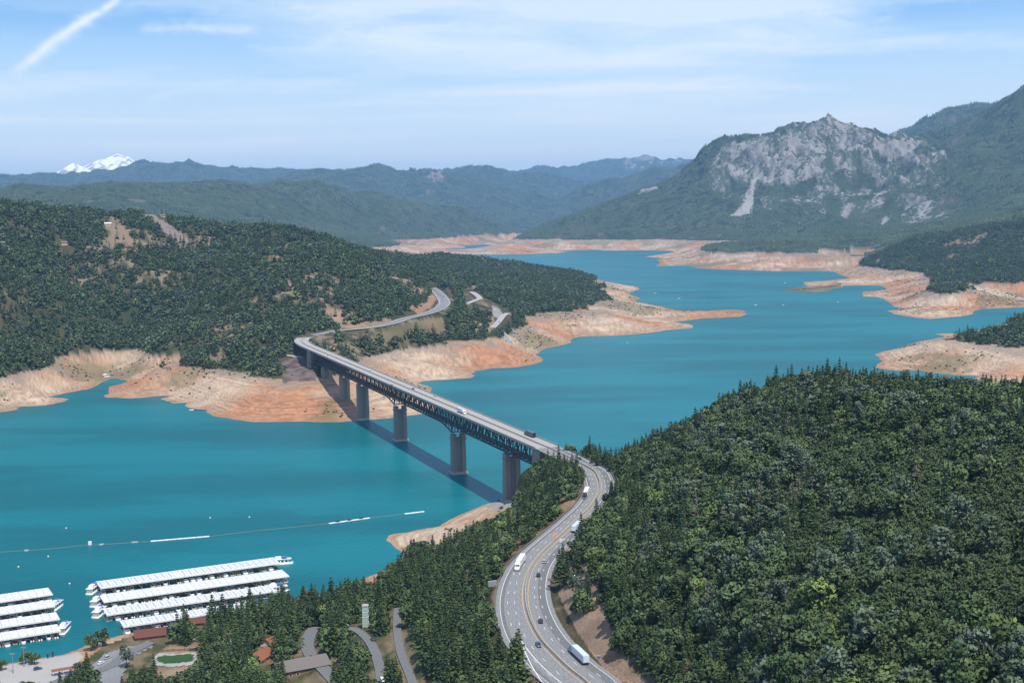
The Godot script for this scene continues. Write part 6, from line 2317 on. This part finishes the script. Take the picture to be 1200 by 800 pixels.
func make_traffic() -> void:
	paint_mat("paint_white", Color(0.78, 0.78, 0.77))
	paint_mat("paint_silver", Color(0.42, 0.44, 0.46))
	paint_mat("paint_black", Color(0.018, 0.018, 0.02))
	paint_mat("paint_blue", Color(0.04, 0.08, 0.16))
	paint_mat("trailer_blue", Color(0.50, 0.60, 0.68))
	paint_mat("paint_teal", Color(0.12, 0.28, 0.30))
	# kind, pixel of its middle, away (+1) or towards (-1), paint, label
	for q in [
		["truck", 678, 771, 1, "paint_teal", "trailer_blue", "semi truck with teal cab and pale blue trailer below the rock cutting"],
		["truck", 609.5, 663, -1, "paint_white", "paint_white", "white semi truck with white trailer coming round the outer highway curve"],
		["truck", 677, 620, 1, "paint_white", "trailer_blue", "semi truck with pale trailer on the uphill side near the orange sign"],
		["truck", 687, 581, -1, "paint_black", "paint_white", "semi truck with black cab just off the bridge"],
		["truck", 621, 511, 1, "paint_black", "paint_black", "dark semi truck heading onto the near end of the bridge"],
		["truck", 541, 484, -1, "paint_white", "trailer_blue", "pale blue box truck crossing the middle of the bridge"],
		["car", 638, 659, 1, "paint_silver", 0.1, "silver car following the inner highway curve"],
		["car", 631, 675, 1, "paint_black", 0.35, "black sport utility car on the inner highway curve"],
		["car", 633.5, 729, 1, "paint_black", 0.3, "black car ahead of the teal semi truck"],
		["car", 631, 757, -1, "paint_blue", 0.2, "dark blue car near the slip road gore"],
		["car", 658, 635, 1, "paint_white", 0.0, "white car beside the orange median sign"],
		["car", 679, 538, 1, "paint_black", 0.2, "black car at the start of the bridge"],
		["car", 510, 464.5, 1, "paint_silver", 0.1, "silver car on the middle of the bridge deck"],
		["car", 459, 452, -1, "paint_black", 0.0, "black car above the second water pier of the bridge"],
		["car", 484, 456, 1, "paint_blue", 0.1, "dark blue car following on the bridge"],
		["van", 434, 436.5, -1, "paint_white", 0.8, "white van on the far half of the bridge"],
		["van", 384.5, 417, -1, "paint_white", 0.9, "white camper van at the far end of the bridge"],
		["car", 520, 347.5, -1, "paint_black", 0.3, "black car on the far highway bend"],
		["car", 585, 377.5, 1, "paint_blue", 0.2, "dark car on the boat ramp road"],
		["van", 404, 738, 1, "paint_white", 0.8, "white van parked at the end of the curving drive"],
		["car", 437, 752, 1, "paint_black", 0.2, "black car on the drive below the pale green tower"],
		["car", 118, 779, 1, "paint_white", 0.0, "white car parked in the lot below the marina store"],
		["car", 126, 772, 1, "paint_silver", 0.2, "silver car parked in the lot below the marina store"],
		["car", 44, 786, 1, "paint_blue", 0.2, "dark blue car parked on the boat launch"]]:
		var e := ROAD_Y
		if q[1] == 520:
			e = 74.5
		elif q[1] == 585:
			e = 44.6
		var p := on_level(q[1], q[2], e + 0.05)
		if q[2] > 735 and q[1] < 500:
			p = on_ground(q[1], q[2], 20.0) + Vector3(0, 0.62, 0)
			if q[1] < 300:
				p.y = height_at(p.x, p.z) + 0.34
		var t := lane_dir(p) * float(q[3])
		var turn := atan2(-t.z, t.x)
		if q[0] == "truck":
			truck(q[6], p + t * 3.0, turn, q[4], q[5])
		else:
			car(q[6], p, turn, q[4], q[5])

# ---------------------------------------------------------------- on the lake
func make_boats() -> void:
	boat("house", on_level(124, 441.5, 0), 1.2, "white houseboat anchored in the narrow tan cove")
	for q in [[224, 480.5, "runabout", "small white boat leaving a pale wake off the terraced shore"], [735, 401.5, "runabout", "small white boat off the orange headland"], [768, 343.5, "runabout", "white boat cruising beyond the long spit"], [796, 349.5, "runabout", "white boat nearest the tip of the wooded headland"], [825, 353.5, "runabout", "small boat between the spit and the far islet"], [885.5, 357.5, "runabout", "small white boat off the tip of the long spit"], [918, 357.5, "runabout", "small boat in the open reach below the green islet"], [982, 354, "runabout", "white boat near the green islet"], [920, 331.5, "runabout", "white boat at the tip of the thin spit"]]:
		var o := boat(q[2], on_level(q[0], q[1], 0), rng.randf_range(0, TAU), q[3])
		if q[0] in [224, 768, 796]:
			# a spreading wake of foam behind the moving boat
			o.rotation.y = PI - 0.15
			var st := new_st()
			for k in 16:
				for side: float in [-1.0, 1.0]:
					var x0 := -3.0 - 7.0 * k
					var z0 := side * (0.6 + 0.11 * -x0 * (0.8 + 0.4 * rng.randf()))
					var w := 0.9 + 0.05 * k
					var p := [Vector3(x0, 0.05, z0 - w), Vector3(x0 - 5.6, 0.05, z0 - w * 0.7 + side * 0.6), Vector3(x0 - 5.6, 0.05, z0 + w * 0.7 + side * 0.6), Vector3(x0, 0.05, z0 + w)]
					for i in [0, 1, 2, 0, 2, 3]:
						st.set_normal(Vector3.UP)
						st.add_vertex(p[i])
			part("wake", st.commit(), "foam", o)
	# the floating boom off the marina: white floats linked in a line
	var unit := box_mesh(Vector3(-0.5, -0.5, -0.5), Vector3(0.5, 0.5, 0.5))
	var line: Array = []
	for q in [[-20, 648], [28, 645.2], [60, 643], [103, 638.6], [117, 638.2], [156, 635.6], [176, 634.6], [245, 628.6], [300, 622], [385, 613.6], [433, 607], [470, 602.5], [497, 599.5]]:
		line.append(on_level(q[0], q[1], 0))
	var cable := thing("boom_cable", "thin floating boom line strung across the water off the marina", "boom")
	for i in line.size() - 1:
		var a: Vector3 = line[i] + Vector3(0, 0.12, 0)
		var b: Vector3 = line[i + 1] + Vector3(0, 0.12, 0)
		part("line", box_mesh(Vector3(-0.5, 0, -0.5), Vector3(0.5, 1, 0.5)), "wood_grey", cable, bar(a, b, 0.22, 0.3, Vector3.UP))
	var floats := [[28, 31, 645.2, "wide"], [103, 105, 638.6, "box"], [116, 119, 638.2, "wide"], [154, 159, 635.6, "wide"]]
	for q in floats:
		var a := on_level(q[0], q[2], 0)
		var b := on_level(q[1] + 2, q[2] - 0.3, 0)
		var o := thing("float", "small white float on the boom line off the marina", "float", (a + b) / 2, atan2(-(b - a).z, (b - a).x), "floats on the boom line")
		var l := a.distance_to(b)
		part("pontoon", box_mesh(Vector3(-l / 2, -0.2, -1.1), Vector3(l / 2, 0.35, 1.1)), "hull_white", o)
		part("deck_edge", box_mesh(Vector3(-l / 2 - 0.1, 0.35, -1.2), Vector3(l / 2 + 0.1, 0.5, 1.2)), "pale_concrete", o)
		if q[3] == "box":
			part("hut", box_mesh(Vector3(-1.2, 0.5, -0.9), Vector3(1.2, 2.6, 0.9)), "wall_white", o)
	for r in [[176, 634.4, 245, 628.6, "long white floating walkway on the boom off the large marina", 9], [385, 613.6, 433, 607, "white floating walkway with dark gear on the boom near the spit", 7], [474, 602.3, 497, 599.5, "slim white floating walkway at the boom end by the spit", 4]]:
		var a := on_level(r[0], r[1], 0)
		var b := on_level(r[2], r[3], 0)
		var o := thing("floating_walkway", r[4], "walkway", (a + b) / 2, atan2(-(b - a).z, (b - a).x))
		var l := a.distance_to(b)
		for k in r[5]:
			var x: float = -l / 2 + l * (k + 0.5) / r[5]
			var half: float = l / r[5] * 0.48
			part("section", box_mesh(Vector3(x - half, -0.2, -0.9), Vector3(x + half, 0.45, 0.9)), "hull_white", o)
			if r[0] == 385 and k % 2 == 1:
				part("gear_box", box_mesh(Vector3(x - 1.4, 0.45, -0.7), Vector3(x + 1.4, 1.5, 0.7)), "steel_dark", o)
	for q in [[21, 664.4], [56, 652.2], [81, 684], [77, 619], [246, 607], [292, 606]]:
		var o := thing("buoy", "small pale round buoy floating on the open water off the docks", "buoy", on_level(q[0], q[1], 0), 0.0, "buoys off the docks")
		part("float_body", drum(0.55, -0.3, 0.5, 10), "hull_white", o, Transform3D(Basis(Vector3.RIGHT, -PI / 2), Vector3(0, 0.1, 0)))
		part("top_band", drum(0.3, 0.5, 0.8, 8), "sign_orange", o, Transform3D(Basis(Vector3.RIGHT, -PI / 2), Vector3(0, 0.1, 0)))
